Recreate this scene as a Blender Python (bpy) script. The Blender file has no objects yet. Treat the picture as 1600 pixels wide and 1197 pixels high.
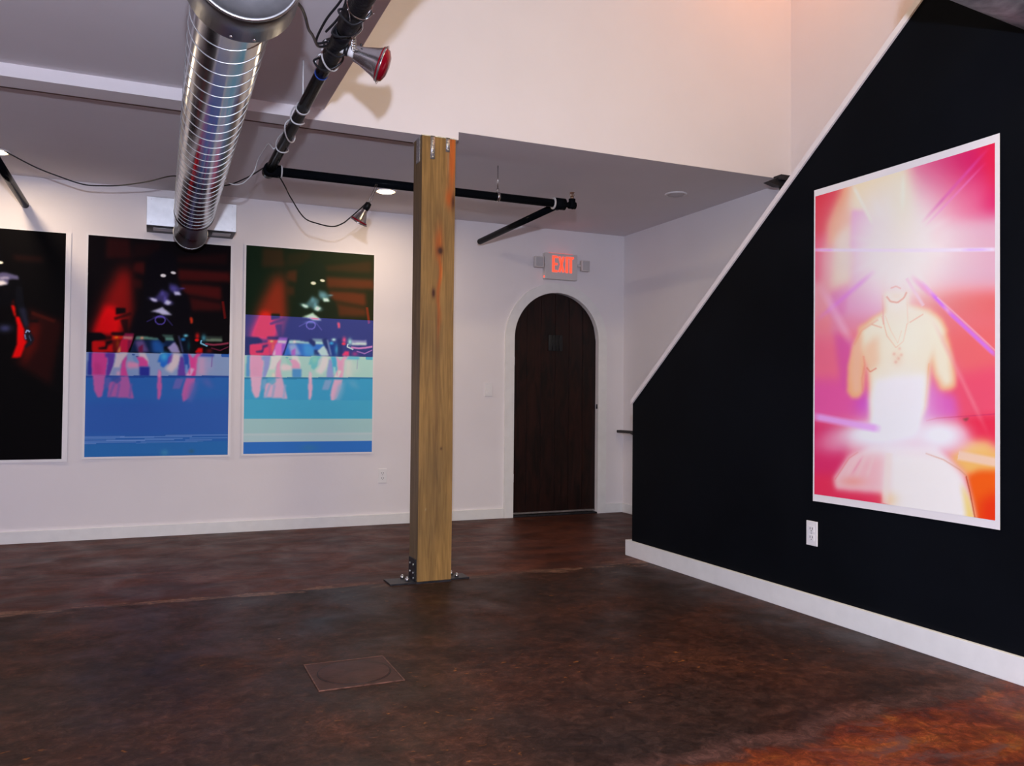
import bpy, bmesh, math, random
import numpy as np
from mathutils import Vector, Matrix
random.seed(7)
C = bpy.context.scene.collection
SC = bpy.context.scene
PI = math.pi

# ---------------------------------------------------------------- camera, exposure, lights
cam_data = bpy.data.cameras.new('camera')
cam_data.sensor_width = 36.0
cam_data.lens = 1302.28 / 1600 * 36.0
cam_data.clip_start = 0.05
cam = bpy.data.objects.new('camera', cam_data); C.objects.link(cam)
Rr = Vector((0.916335629, -0.400308826, 0.009047534))
Ru = Vector((-0.016541385, -0.015268759, 0.999746592))
Rf = Vector((0.400069240, 0.916253081, 0.020612970))
M = Matrix.Identity(4)
for i in range(3):
    M[i][0] = Rr[i]; M[i][1] = Ru[i]; M[i][2] = -Rf[i]
M[2][3] = 1.0
cam.matrix_world = M
SC.camera = cam

SC.view_settings.view_transform = 'Standard'
SC.view_settings.look = 'None'
SC.view_settings.gamma = 1.0
SC.view_settings.use_curve_mapping = False
SC.view_settings.exposure = 0.0

world = bpy.data.worlds.new('world'); SC.world = world
world.use_nodes = True
world.node_tree.nodes['Background'].inputs[0].default_value = (0.9, 0.75, 0.7, 1)
world.node_tree.nodes['Background'].inputs[1].default_value = 0.02


def light(name, kind, loc, energy, color, size=0.1, direction=None, spread=None):
    d = bpy.data.lights.new(name, kind)
    d.energy = energy; d.color = color
    if kind == 'AREA':
        d.shape = 'DISK'; d.size = size
        if spread: d.spread = spread
    elif kind == 'POINT':
        d.shadow_soft_size = size
    o = bpy.data.objects.new(name, d); C.objects.link(o)
    o.location = loc
    if direction is not None:
        o.rotation_euler = Vector(direction).to_track_quat('-Z', 'Y').to_euler()
    return o


# the photographer's flash, held a little above the lens
light('camera_flash', 'POINT', (-0.04, -0.08, 1.42), 435, (0.725, 0.79, 1.0), 0.035)
WARM = (1.0, 0.50, 0.24)
# recessed downlights in the low ceiling (the two lit ones in view)
LAMP1 = (1.548, 5.85); LAMP2 = (-0.880, 5.93)
for (x, y) in (LAMP1, LAMP2):
    light('downlight_or_fill', 'AREA', (x, y, 2.480), 10.5, (1.0, 0.78, 0.55), 0.10, (0, 0, -1))
for (x, y) in ((-2.4, 5.9), (-2.2, 2.0), (-1.6, -1.2)):  # unseen warm fill lights, added without any fixture
    light('downlight_or_fill', 'AREA', (x, y, 2.487), 3, WARM, 0.12, (0, 0, -1))
# warm lamps and an added fill light up in the double-height part of the room
light('high_lamp_or_fill', 'AREA', (3.55, 3.75, 4.45), 8.0, (1.0, 0.32, 0.03), 0.25, (0, 0, -1))
light('high_lamp_or_fill', 'AREA', (1.9, 2.2, 4.45), 11, (1.0, 0.95, 0.7), 0.30, (0, 0, -1))
light('high_lamp_or_fill', 'AREA', (2.0, -0.8, 4.45), 178, (0.80, 0.63, 0.34), 1.6, (0, 0, -1))  # unseen fill light, added broad so the post's shadow stays soft


# ---------------------------------------------------------------- helpers
def lin(c):
    c = np.asarray(c, float) / 255.0
    return np.where(c <= 0.04045, c / 12.92, ((c + 0.055) / 1.055) ** 2.4)


def rgb(r, g, b):
    l = lin((r, g, b)); return (float(l[0]), float(l[1]), float(l[2]), 1.0)


class MB:
    """collects geometry of one mesh"""
    def __init__(s):
        s.bm = bmesh.new()

    def box(s, x0, x1, y0, y1, z0, z1, bev=0.0):
        vs = [s.bm.verts.new((x, y, z)) for z in (z0, z1) for y in (y0, y1) for x in (x0, x1)]
        fs = [s.bm.faces.new([vs[i] for i in q]) for q in ((0, 2, 3, 1), (4, 5, 7, 6), (0, 1, 5, 4), (2, 6, 7, 3), (0, 4, 6, 2), (1, 3, 7, 5))]
        if bev:
            es = list({e for f in fs for e in f.edges})
            bmesh.ops.bevel(s.bm, geom=es, offset=bev, segments=2, affect='EDGES', profile=0.6)
        return s

    def prism(s, pts, off):
        """pts: planar 3D outline; off: extrusion vector"""
        off = Vector(off)
        a = [s.bm.verts.new(Vector(p)) for p in pts]
        b = [s.bm.verts.new(Vector(p) + off) for p in pts]
        s.bm.faces.new(a); s.bm.faces.new(b[::-1])
        n = len(a)
        for i in range(n):
            s.bm.faces.new((a[i], b[i], b[(i + 1) % n], a[(i + 1) % n]))
        return s

    def frame(s, d):
        d = Vector(d).normalized()
        u = d.orthogonal().normalized(); return d, u, d.cross(u)

    def lathe(s, p, d, prof, seg=32, smooth=True):
        """prof: list of (distance along d, radius)"""
        p = Vector(p); d, u, w = s.frame(d)
        rings = []
        for t, r in prof:
            if r < 1e-5:
                rings.append([s.bm.verts.new(p + d * t)])
            else:
                rings.append([s.bm.verts.new(p + d * t + (u * math.cos(a) + w * math.sin(a)) * r)
                              for a in [2 * PI * k / seg for k in range(seg)]])
        for a, b in zip(rings[:-1], rings[1:]):
            for k in range(seg):
                k2 = (k + 1) % seg
                if len(a) == 1 and len(b) == 1: continue
                if len(a) == 1: f = s.bm.faces.new((a[0], b[k], b[k2]))
                elif len(b) == 1: f = s.bm.faces.new((a[k], b[0], a[k2]))
                else: f = s.bm.faces.new((a[k], b[k], b[k2], a[k2]))
                f.smooth = smooth
        return s

    def cyl(s, p0, p1, r, r1=None, seg=24, smooth=True):
        p0 = Vector(p0); p1 = Vector(p1); L = (p1 - p0).length
        r1 = r if r1 is None else r1
        s.lathe(p0, p1 - p0, [(0, 0), (0, r), (L, r1), (L, 0)], seg, False)
        if smooth:
            for f in s.bm.faces:
                if len(f.verts) == 4: f.smooth = True
        return s

    def tube(s, pts, r, seg=8, sub=8, closed=False):
        P = [Vector(p) for p in pts]
        if sub > 1 and len(P) > 2:
            Q = []
            n = len(P)
            for i in range(n - 1):
                p0 = P[max(i - 1, 0)]; p1 = P[i]; p2 = P[i + 1]; p3 = P[min(i + 2, n - 1)]
                for k in range(sub):
                    t = k / sub
                    Q.append(0.5 * ((2 * p1) + (-p0 + p2) * t + (2 * p0 - 5 * p1 + 4 * p2 - p3) * t * t + (-p0 + 3 * p1 - 3 * p2 + p3) * t ** 3))
            Q.append(P[-1]); P = Q
        rings = []
        u = None
        for i, p in enumerate(P):
            d = (P[min(i + 1, len(P) - 1)] - P[max(i - 1, 0)]).normalized()
            if u is None: u = d.orthogonal().normalized()
            u = (u - d * u.dot(d)).normalized()
            w = d.cross(u)
            rings.append([s.bm.verts.new(p + (u * math.cos(2 * PI * k / seg) + w * math.sin(2 * PI * k / seg)) * r) for k in range(seg)])
        for a, b in zip(rings[:-1], rings[1:]):
            for k in range(seg):
                f = s.bm.faces.new((a[k], b[k], b[(k + 1) % seg], a[(k + 1) % seg])); f.smooth = True
        s.bm.faces.new(rings[0][::-1]); s.bm.faces.new(rings[-1])
        return s

    def build(s, name, mat, parent=None, origin=None):
        bmesh.ops.recalc_face_normals(s.bm, faces=s.bm.faces)
        me = bpy.data.meshes.new(name)
        if parent is not None: o0 = ORG[parent.name]
        elif origin is not None: o0 = Vector(origin)
        else:
            xs = [v.co for v in s.bm.verts]
            o0 = Vector((sum(c.x for c in xs) / len(xs), sum(c.y for c in xs) / len(xs), min(c.z for c in xs)))
        for v in s.bm.verts: v.co -= o0
        s.bm.to_mesh(me); s.bm.free()
        me.materials.append(mat)
        o = bpy.data.objects.new(name, me); C.objects.link(o)
        if parent is not None: o.parent = parent
        else: o.location = o0
        ORG[o.name] = o0
        return o


ORG = {}


def thing(name, label, cat, loc, group=None):
    o = bpy.data.objects.new(name, None); C.objects.link(o)
    o.empty_display_size = 0.1
    o.location = loc; ORG[o.name] = Vector(loc)
    return tag(o, label, cat, group)


def tag(o, label, cat, group=None):
    o['label'] = label; o['category'] = cat
    if group: o['group'] = group
    return o


def struct(o, label, cat):
    o['kind'] = 'structure'; o['label'] = label; o['category'] = cat
    return o


# ---------------------------------------------------------------- materials
def mat(name, col=(0.8, 0.8, 0.8, 1), rough=0.6, metal=0.0, noise=0.0, nscale=8.0, bump=0.0, bscale=60.0, emit=None, estr=0.0, spec=0.5, stretch=(1, 1, 1), nrough=0.0):
    m = bpy.data.materials.new(name); m.use_nodes = True
    nt = m.node_tree; N = nt.nodes; L = nt.links
    b = N['Principled BSDF']
    b.inputs['Base Color'].default_value = col
    b.inputs['Roughness'].default_value = rough
    b.inputs['Metallic'].default_value = metal
    b.inputs['Specular IOR Level'].default_value = spec
    tc = N.new('ShaderNodeTexCoord'); mp = N.new('ShaderNodeMapping')
    mp.inputs['Scale'].default_value = stretch
    L.new(tc.outputs['Object'], mp.inputs['Vector'])
    if noise or nrough:
        n = N.new('ShaderNodeTexNoise'); n.inputs['Scale'].default_value = nscale
        n.inputs['Detail'].default_value = 6
        L.new(mp.outputs[0], n.inputs['Vector'])
        if noise:
            r = N.new('ShaderNodeValToRGB')
            r.color_ramp.elements[0].position = 0.3; r.color_ramp.elements[1].position = 0.7
            c = np.array(col[:3])
            r.color_ramp.elements[0].color = (*(c * (1 - noise)), 1)
            r.color_ramp.elements[1].color = (*np.minimum(c * (1 + noise), 1), 1)
            L.new(n.outputs[0], r.inputs[0]); L.new(r.outputs[0], b.inputs['Base Color'])
        if nrough:
            mr = N.new('ShaderNodeMapRange')
            mr.inputs[3].default_value = max(rough - nrough, 0.02); mr.inputs[4].default_value = rough + nrough
            mr.inputs[1].default_value = 0.3; mr.inputs[2].default_value = 0.7
            L.new(n.outputs[0], mr.inputs[0]); L.new(mr.outputs[0], b.inputs['Roughness'])
    if bump:
        n2 = N.new('ShaderNodeTexNoise'); n2.inputs['Scale'].default_value = bscale; n2.inputs['Detail'].default_value = 4
        L.new(mp.outputs[0], n2.inputs['Vector'])
        bp = N.new('ShaderNodeBump'); bp.inputs['Strength'].default_value = bump; bp.inputs['Distance'].default_value = 0.004
        L.new(n2.outputs[0], bp.inputs['Height']); L.new(bp.outputs[0], b.inputs['Normal'])
    if emit:
        b.inputs['Emission Color'].default_value = emit; b.inputs['Emission Strength'].default_value = estr
    return m


M_wall = mat('white_wall_paint', (0.81, 0.765, 0.77, 1), 0.75, noise=0.015, nscale=2.5, bump=0.12, bscale=45, spec=0.25)
M_ceil = mat('ceiling_paint', (0.74, 0.70, 0.72, 1), 0.85, noise=0.015, nscale=3, bump=0.1, bscale=60, spec=0.2)
M_trim = mat('white_trim_paint', (0.80, 0.79, 0.77, 1), 0.4, noise=0.03, nscale=14, bump=0.05, bscale=30)
M_cap = mat('white_cap_paint', (0.80, 0.74, 0.74, 1), 0.55, noise=0.03, nscale=14)
M_black = mat('black_wall_paint', (0.0034, 0.0042, 0.0062, 1), 0.6, noise=0.25, nscale=1.6, bump=0.06, bscale=50, spec=0.04)
M_pipe = mat('black_pipe_paint', (0.005, 0.006, 0.008, 1), 0.16, bump=0.03, bscale=80, spec=0.006)
M_tape = mat('black_tape', (0.005, 0.005, 0.007, 1), 0.5, bump=0.6, bscale=70, spec=0.2)
M_cord = mat('black_cord', (0.010, 0.010, 0.012, 1), 0.4, noise=0.1)
M_wcord = mat('white_cord', (0.62, 0.62, 0.62, 1), 0.45, noise=0.05)
M_blue = mat('blue_tape', (0.01, 0.07, 0.42, 1), 0.5, noise=0.1)
M_plate = mat('white_plastic', (0.82, 0.80, 0.80, 1), 0.35, noise=0.02)
M_slot = mat('dark_slot', (0.03, 0.03, 0.03, 1), 0.6, noise=0.1)
M_duct = mat('spiral_duct_metal', (0.46, 0.47, 0.48, 1), 0.18, 1.0, noise=0.10, nscale=14, stretch=(1, 0.3, 1), bump=0.15, bscale=9, nrough=0.06)
M_seam = mat('duct_seam_metal', (0.50, 0.53, 0.53, 1), 0.36, 1.0, noise=0.04)
M_cap_metal = mat('dull_galvanised_metal', (0.25, 0.265, 0.27, 1), 0.34, 1.0, noise=0.25, nscale=9, nrough=0.08)
M_grey = mat('weathered_duct_metal', (0.30, 0.31, 0.32, 1), 0.5, 0.85, noise=0.35, nscale=18, bump=0.3, bscale=14)
M_box = mat('galvanised_box_metal', (0.80, 0.81, 0.82, 1), 0.42, 1.0, noise=0.12, nscale=9, nrough=0.08)
M_strap = mat('galvanised_strap', (0.50, 0.50, 0.50, 1), 0.42, 0.8, noise=0.4, nscale=90)
M_iron = mat('dark_iron_plate', (0.030, 0.030, 0.036, 1), 0.45, 0.6, noise=0.4, nscale=30)
M_bolt = mat('zinc_bolt', (0.65, 0.66, 0.68, 1), 0.3, 1.0, noise=0.05)
M_refl = mat('spun_aluminium', (0.60, 0.57, 0.58, 1), 0.24, 0.95, noise=0.06, nscale=40)
M_spring = mat('steel_wire', (0.55, 0.55, 0.56, 1), 0.25, 1.0, noise=0.05)
M_red = mat('red_bulb_glass', (0.20, 0.002, 0.010, 1), 0.08, noise=0.1)
M_brass = mat('brass_sprinkler', (0.35, 0.24, 0.16, 1), 0.35, 0.9, noise=0.1)
M_rail = mat('dark_rail_wood', (0.016, 0.010, 0.010, 1), 0.4, noise=0.3, nscale=20)
M_exit = mat('exit_sign_housing', (0.66, 0.62, 0.60, 1), 0.45, noise=0.02)
M_exitred = mat('lit_red_letters', (0.9, 0.1, 0.05, 1), 0.5, emit=(1.0, 0.075, 0.035, 1), estr=1.25, noise=0.02)
M_led = mat('red_pilot_light', (0.9, 0.05, 0.03, 1), 0.4, emit=(1.0, 0.06, 0.03, 1), estr=3.0, noise=0.02)
M_lens = mat('lamp_head_lens', (0.52, 0.50, 0.50, 1), 0.25, noise=0.05)
M_glow = mat('lit_lamp_lens', (1, 0.9, 0.7, 1), 0.5, emit=(1.0, 0.72, 0.42, 1), estr=13.0, noise=0.01)
M_lampoff = mat('unlit_lamp_lens', (0.46, 0.42, 0.43, 1), 0.4, noise=0.05)
M_gapshade = mat('gap_shadow', (0.10, 0.045, 0.035, 1), 0.9, noise=0.2)
M_grille = mat('door_grille_iron', (0.004, 0.0045, 0.006, 1), 0.5, noise=0.2)
M_paper = mat('print_paper', (0.83, 0.80, 0.80, 1), 0.5, noise=0.01)
M_silver = mat('threshold_metal', (0.34, 0.31, 0.30, 1), 0.4, 0.7, noise=0.2, nscale=20)


def door_wood():
    m = bpy.data.materials.new('stained_door_wood'); m.use_nodes = True
    N = m.node_tree.nodes; L = m.node_tree.links; b = N['Principled BSDF']
    tc = N.new('ShaderNodeTexCoord'); mp = N.new('ShaderNodeMapping'); mp.inputs['Scale'].default_value = (9, 9, 1.6)
    n = N.new('ShaderNodeTexNoise'); n.inputs['Scale'].default_value = 2.0; n.inputs['Detail'].default_value = 8; n.inputs['Distortion'].default_value = 1.2
    r = N.new('ShaderNodeValToRGB')
    r.color_ramp.elements[0].position = 0.36; r.color_ramp.elements[0].color = (0.0055, 0.0026, 0.0026, 1)
    r.color_ramp.elements[1].position = 0.72; r.color_ramp.elements[1].color = (0.026, 0.0075, 0.0052, 1)
    L.new(tc.outputs['Object'], mp.inputs[0]); L.new(mp.outputs[0], n.inputs['Vector'])
    L.new(n.outputs[0], r.inputs[0]); L.new(r.outputs[0], b.inputs['Base Color'])
    b.inputs['Roughness'].default_value = 0.38
    b.inputs['Specular IOR Level'].default_value = 0.3
    bp = N.new('ShaderNodeBump'); bp.inputs['Strength'].default_value = 0.25; bp.inputs['Distance'].default_value = 0.003
    L.new(n.outputs[0], bp.inputs['Height']); L.new(bp.outputs[0], b.inputs['Normal'])
    return m


def floor_mat():
    m = bpy.data.materials.new('stained_concrete'); m.use_nodes = True
    nt = m.node_tree; N = nt.nodes; L = nt.links; b = N['Principled BSDF']
    geo = N.new('ShaderNodeNewGeometry')
    pos = geo.outputs['Position']

    def noise(scale, detail=6, dist=0.0, rough=0.55, off=(0, 0, 0), st=(1, 1, 1)):
        mp = N.new('ShaderNodeMapping'); mp.inputs['Location'].default_value = off; mp.inputs['Scale'].default_value = st
        L.new(pos, mp.inputs[0])
        n = N.new('ShaderNodeTexNoise'); n.inputs['Scale'].default_value = scale; n.inputs['Detail'].default_value = detail
        n.inputs['Distortion'].default_value = dist; n.inputs['Roughness'].default_value = rough
        L.new(mp.outputs[0], n.inputs['Vector']); return n.outputs[0]

    def ramp(fac, stops):
        r = N.new('ShaderNodeValToRGB'); e = r.color_ramp.elements
        while len(e) < len(stops): e.new(0.5)
        for i, (p, c) in enumerate(stops): e[i].position = p; e[i].color = c
        L.new(fac, r.inputs[0]); return r.outputs[0]

    def mix(fac, a, c, mode='MIX'):
        x = N.new('ShaderNodeMix'); x.data_type = 'RGBA'; x.blend_type = mode
        if isinstance(fac, float): x.inputs[0].default_value = fac
        else: L.new(fac, x.inputs[0])
        for k, v in ((6, a), (7, c)):
            if isinstance(v, tuple): x.inputs[k].default_value = v
            else: L.new(v, x.inputs[k])
        return x.outputs[2]

    def math_(op, a, c=None, d=None):
        x = N.new('ShaderNodeMath'); x.operation = op
        for k, v in enumerate((a, c, d)):
            if v is None: continue
            if isinstance(v, (int, float)): x.inputs[k].default_value = v
            else: L.new(v, x.inputs[k])
        return x.outputs[0]
    sep = N.new('ShaderNodeSeparateXYZ'); L.new(pos, sep.inputs[0])
    X, Y = sep.outputs[0], sep.outputs[1]
    g = lambda v: (v, v, v, 1)
    base = ramp(noise(1.7, 8, 0.6, 0.62), [(0.28, (0.026, 0.0165, 0.0155, 1)), (0.45, (0.042, 0.0215, 0.0165, 1)), (0.58, (0.064, 0.027, 0.018, 1)), (0.75, (0.10, 0.040, 0.020, 1))])
    fine = ramp(noise(22, 10, 0.9, 0.82), [(0.32, g(0.35)), (0.5, g(0.92)), (0.68, g(2.1))])
    med = ramp(noise(5.5, 8, 1.4, 0.72, (8, 1, 3)), [(0.32, g(0.6)), (0.5, g(1.0)), (0.68, g(1.5))])
    base = mix(1.0, base, fine, 'MULTIPLY')
    base = mix(1.0, base, med, 'MULTIPLY')
    # olive grey clouds
    grey = ramp(noise(0.9, 5, 0.8, 0.6, (4, 2, 0)), [(0.50, g(0)), (0.72, g(0.75))])
    base = mix(grey, base, mix(1.0, (0.040, 0.030, 0.028, 1), fine, 'MULTIPLY'))
    # small worn flecks of ochre
    fl = ramp(noise(26, 3, 0.5, 0.5, (1, 7, 0), (1, 1.6, 1)), [(0.655, g(0)), (0.73, g(0.75))])
    flm = ramp(noise(1.3, 3, 0.2, 0.5, (9, 3, 0)), [(0.44, g(0)), (0.62, g(1))])
    flf = N.new('ShaderNodeMix'); flf.data_type = 'RGBA'; flf.blend_type = 'MULTIPLY'; flf.inputs[0].default_value = 1.0
    L.new(fl, flf.inputs[6]); L.new(flm, flf.inputs[7])
    base = mix(flf.outputs[2], base, (0.40, 0.16, 0.035, 1))
    # another slab behind the cold joint is redder and worn by the wall
    back = ramp(math_('SUBTRACT', Y, 4.0), [(0.42, g(0)), (0.45, g(1))])
    backc = ramp(noise(3.2, 8, 0.9, 0.66, (2, 2, 0), (0.6, 1.6, 1)), [(0.3, (0.036, 0.024, 0.022, 1)), (0.46, (0.086, 0.032, 0.023, 1)), (0.7, (0.17, 0.060, 0.036, 1))])
    base = mix(back, base, mix(0.5, backc, mix(1.0, backc, fine, 'MULTIPLY')))
    # orange slab in the foreground on the right: edge about y = 1.95
    edge = noise(3.0, 8, 0.5, 0.7, (3, 1, 0))
    yy = math_('ADD', Y, math_('MULTIPLY', math_('SUBTRACT', edge, 0.5), 0.42))
    yy = math_('ADD', yy, math_('MULTIPLY', math_('SUBTRACT', 2.2, X), 0.10))
    om = math_('SMOOTH_MIN', math_('MAXIMUM', math_('MULTIPLY', math_('SUBTRACT', 2.00, yy), 16.0), 0.0), 1.0, 0.1)
    oc = ramp(noise(4.5, 8, 1.0, 0.65, (5, 5, 0)), [(0.30, (0.050, 0.028, 0.028, 1)), (0.42, (0.125, 0.026, 0.014, 1)), (0.56, (0.21, 0.050, 0.015, 1)), (0.74, (0.34, 0.13, 0.026, 1))])
    oc = mix(1.0, oc, fine, 'MULTIPLY')
    gp = ramp(noise(3.6, 8, 1.2, 0.7, (1, 9, 2), (0.6, 1.4, 1)), [(0.54, g(0)), (0.62, g(0.75))])
    oc = mix(gp, oc, (0.13, 0.075, 0.075, 1))
    base = mix(om, base, oc)
    # greyed rim along that edge
    rim = math_('SUBTRACT', 1.0, math_('MINIMUM', math_('MULTIPLY', math_('ABSOLUTE', math_('SUBTRACT', yy, 2.03)), 14.0), 1.0))
    rim = math_('MULTIPLY', rim, math_('MULTIPLY', edge, 1.1))
    base = mix(rim, base, mix(1.0, (0.15, 0.080, 0.072, 1), fine, 'MULTIPLY'))
    # cold joint line near the post, chipped and pale
    jl = math_('ADD', Y, math_('MULTIPLY', math_('SUBTRACT', noise(1.2, 2), 0.5), 0.06))
    jd = math_('ABSOLUTE', math_('SUBTRACT', jl, 4.425))
    jn = noise(2.2, 6, 0.4, 0.7, (0, 3, 0), (1, 3, 1))
    jw = math_('MULTIPLY', math_('MAXIMUM', math_('SUBTRACT', jn, 0.43), 0.0), 0.50)
    jm = math_('GREATER_THAN', jw, jd)
    jfade = ramp(noise(0.7, 3, 0.2, 0.5, (6, 0, 0)), [(0.40, g(0.15)), (0.62, g(0.8))])
    base = mix(math_('MULTIPLY', jm, jfade), base, mix(1.0, (0.34, 0.215, 0.16, 1), fine, 'MULTIPLY'))
    jthin = math_('GREATER_THAN', 0.0035, jd)
    base = mix(math_('MULTIPLY', jthin, 0.7), base, (0.012, 0.008, 0.008, 1))
    # specks of white paint
    vor = N.new('ShaderNodeTexVoronoi'); vor.inputs['Scale'].default_value = 2.6
    L.new(pos, vor.inputs['Vector'])
    sp = math_('LESS_THAN', vor.outputs['Distance'], 0.018)
    base = mix(math_('MULTIPLY', sp, 0.7), base, (0.42, 0.34, 0.31, 1))
    base = mix(1.0, base, (0.66, 0.56, 0.50, 1), 'MULTIPLY')
    L.new(base, b.inputs['Base Color'])
    rr = N.new('ShaderNodeMapRange'); L.new(noise(3.5, 6, 0.5), rr.inputs[0])
    rr.inputs[1].default_value = 0.3; rr.inputs[2].default_value = 0.7; rr.inputs[3].default_value = 0.34; rr.inputs[4].default_value = 0.58
    L.new(rr.outputs[0], b.inputs['Roughness'])
    b.inputs['Specular IOR Level'].default_value = 0.10
    bp = N.new('ShaderNodeBump'); bp.inputs['Strength'].default_value = 0.22; bp.inputs['Distance'].default_value = 0.006
    L.new(noise(14, 8, 0.3, 0.6), bp.inputs['Height']); L.new(bp.outputs[0], b.inputs['Normal'])
    return m


def attr_mat(name, rough=0.4, grain=None, spec=0.5):
    """base colour from a colour attribute that holds the printed ink or the timber's own colour"""
    m = bpy.data.materials.new(name); m.use_nodes = True
    N = m.node_tree.nodes; L = m.node_tree.links; b = N['Principled BSDF']
    a = N.new('ShaderNodeVertexColor'); a.layer_name = 'ink'
    out = a.outputs['Color']
    if grain:
        tc = N.new('ShaderNodeTexCoord'); mp = N.new('ShaderNodeMapping'); mp.inputs['Scale'].default_value = (1, 1, 0.05)
        L.new(tc.outputs['Object'], mp.inputs[0])
        n = N.new('ShaderNodeTexNoise'); n.inputs['Scale'].default_value = 55; n.inputs['Detail'].default_value = 7; n.inputs['Distortion'].default_value = 1.5
        L.new(mp.outputs[0], n.inputs['Vector'])
        mp2 = N.new('ShaderNodeMapping'); mp2.inputs['Scale'].default_value = (1, 1, 0.35)
        L.new(tc.outputs['Object'], mp2.inputs[0])
        n2 = N.new('ShaderNodeTexNoise'); n2.inputs['Scale'].default_value = 6; n2.inputs['Detail'].default_value = 4
        L.new(mp2.outputs[0], n2.inputs['Vector'])
        r = N.new('ShaderNodeValToRGB')
        r.color_ramp.elements[0].position = 0.30; r.color_ramp.elements[0].color = (0.68, 0.66, 0.63, 1)
        r.color_ramp.elements[1].position = 0.66; r.color_ramp.elements[1].color = (1.15, 1.15, 1.15, 1)
        L.new(n.outputs[0], r.inputs[0])
        r2 = N.new('ShaderNodeValToRGB')
        r2.color_ramp.elements[0].position = 0.3; r2.color_ramp.elements[0].color = (0.72, 0.74, 0.78, 1)
        r2.color_ramp.elements[1].position = 0.7; r2.color_ramp.elements[1].color = (1.15, 1.12, 1.0, 1)
        L.new(n2.outputs[0], r2.inputs[0])
        for rr in (r, r2):
            x = N.new('ShaderNodeMix'); x.data_type = 'RGBA'; x.blend_type = 'MULTIPLY'; x.inputs[0].default_value = 1.0
            L.new(out, x.inputs[6]); L.new(rr.outputs[0], x.inputs[7]); out = x.outputs[2]
        bp = N.new('ShaderNodeBump'); bp.inputs['Strength'].default_value = 0.3; bp.inputs['Distance'].default_value = 0.002
        L.new(n.outputs[0], bp.inputs['Height']); L.new(bp.outputs[0], b.inputs['Normal'])
    L.new(out, b.inputs['Base Color'])
    b.inputs['Roughness'].default_value = rough
    b.inputs['Specular IOR Level'].default_value = spec
    return m


M_door = door_wood()
M_floor = floor_mat()
M_print = attr_mat('printed_ink', 0.6, spec=0.05)
M_post = attr_mat('rough_sawn_timber', 0.6, grain=True, spec=0.3)

# ---------------------------------------------------------------- the room
D = 6.525; HC = 2.50; Y1 = 4.38; HB = 2.455; H2 = 2.516; XE = 0.822; XR = 3.951; XB = 2.885; YE = 4.645; HT = 4.5
XL = -4.0; YB = -3.0
struct(MB().box(XL - 0.2, XR + 0.2, YB - 0.2, D + 0.4, -0.12, 0.0).build('floor', M_floor, origin=(0, 0, 0)),
       'dark red-brown stained concrete floor with worn ochre patches', 'floor')
# back wall with the arched doorway cut out
DX0, DX1, DZ = 2.862, 3.682, 1.532
dc = (DX0 + DX1) / 2; dr = (DX1 - DX0) / 2


def arch(c, r, z, n=32):
    return [(c - r * math.cos(PI * k / n), z + r * math.sin(PI * k / n)) for k in range(n + 1)]


out = [(XL, 0), (DX0, 0)] + arch(dc, dr, DZ) + [(DX1, 0), (XR + 0.15, 0), (XR + 0.15, HC + 0.1), (XL, HC + 0.1)]
struct(MB().prism([(x, D, z) for x, z in out], (0, 0.2, 0)).build('wall_back', M_wall, origin=(0, D, 0)),
       'white back wall carrying three tall prints and the arched door', 'wall')
# right wall, full height
struct(MB().box(XR, XR + 0.15, YB, D, 0, HT).build('wall_right', M_wall, origin=(XR, 0, 0)),
       'white right wall rising behind the black sloped partition', 'wall')
struct(MB().box(XL - 0.15, XL, YB, D, 0, HT).build('wall_left', M_wall, origin=(XL, 0, 0)), 'white left wall outside the frame', 'wall')
struct(MB().box(XL, XR, YB - 0.15, YB, 0, HT).build('wall_front', M_wall, origin=(0, YB, 0)), 'white wall behind the camera', 'wall')
# wall above the low ceiling, in the plane of the post, its foot stepping down at the post
pts = [(XE, HB), (1.572, HB), (1.572, HC + 0.0008), (XR, HC + 0.0008), (XR, HT), (XE, HT)]
struct(MB().prism([(x, Y1, z) for x, z in pts], (0, 0.15, 0)).build('wall_upper', M_wall, origin=(XE, Y1, HB)),
       'tall upper white wall above the low back ceiling, tinted warm at the top', 'wall')
# dropped beam that carries the low ceiling, from the left wall to the post
bm_ = MB().box(XL, XE, Y1, Y1 + 0.15, HB, H2)
struct(bm_.build('trim_1', M_wall, origin=(XL, Y1, HB)), 'shallow white dropped beam face between the two ceiling levels', 'beam')
struct(MB().box(XL, 1.355, Y1 + 0.150, Y1 + 0.170, HB + 0.0, HC).build('trim_2', M_gapshade, origin=(XL, Y1, HB)),  # solid strip; its dark colour stands for the shadow in the gap
       'thin dark strip painted as the gap shadow along the back edge of the dropped beam', 'gap')
# low ceilings
lsh = [(XL, Y1 + 0.15), (1.572, Y1 + 0.15), (1.572, Y1 + 0.0006), (XR, Y1 + 0.0006), (XR, D), (XL, D)]
struct(MB().prism([(x, y, HC) for x, y in lsh], (0, 0, 0.1)).build('ceiling', M_ceil, origin=(0, Y1, HC)),
       'low grey-white ceiling at the back with recessed lights', 'ceiling')
struct(MB().box(XL, XE - 0.0, YB, Y1, H2, H2 + 0.12).build('ceiling_left', M_ceil, origin=(0, 0, H2)),
       'grey-white ceiling at upper left that ends at the open double height', 'ceiling')
struct(MB().box(XE - 0.12, XE, YB, Y1, H2 + 0.12, HT).build('wall_loft', M_wall, origin=(XE, 0, H2)),
       'white side wall of the loft above the left ceiling edge', 'wall')
struct(MB().box(XE - 0.12, XR, YB, Y1, HT, HT + 0.1).build('ceiling_upper', M_ceil, origin=(0, 0, HT)),
       'high ceiling of the double-height part', 'ceiling')

# black stair partition with sloped top
K = (2.656 - 0.988) / (4.643 - 2.435)
SZ0 = 0.985


def slope(y): return SZ0 + (YE - y) * K


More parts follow.
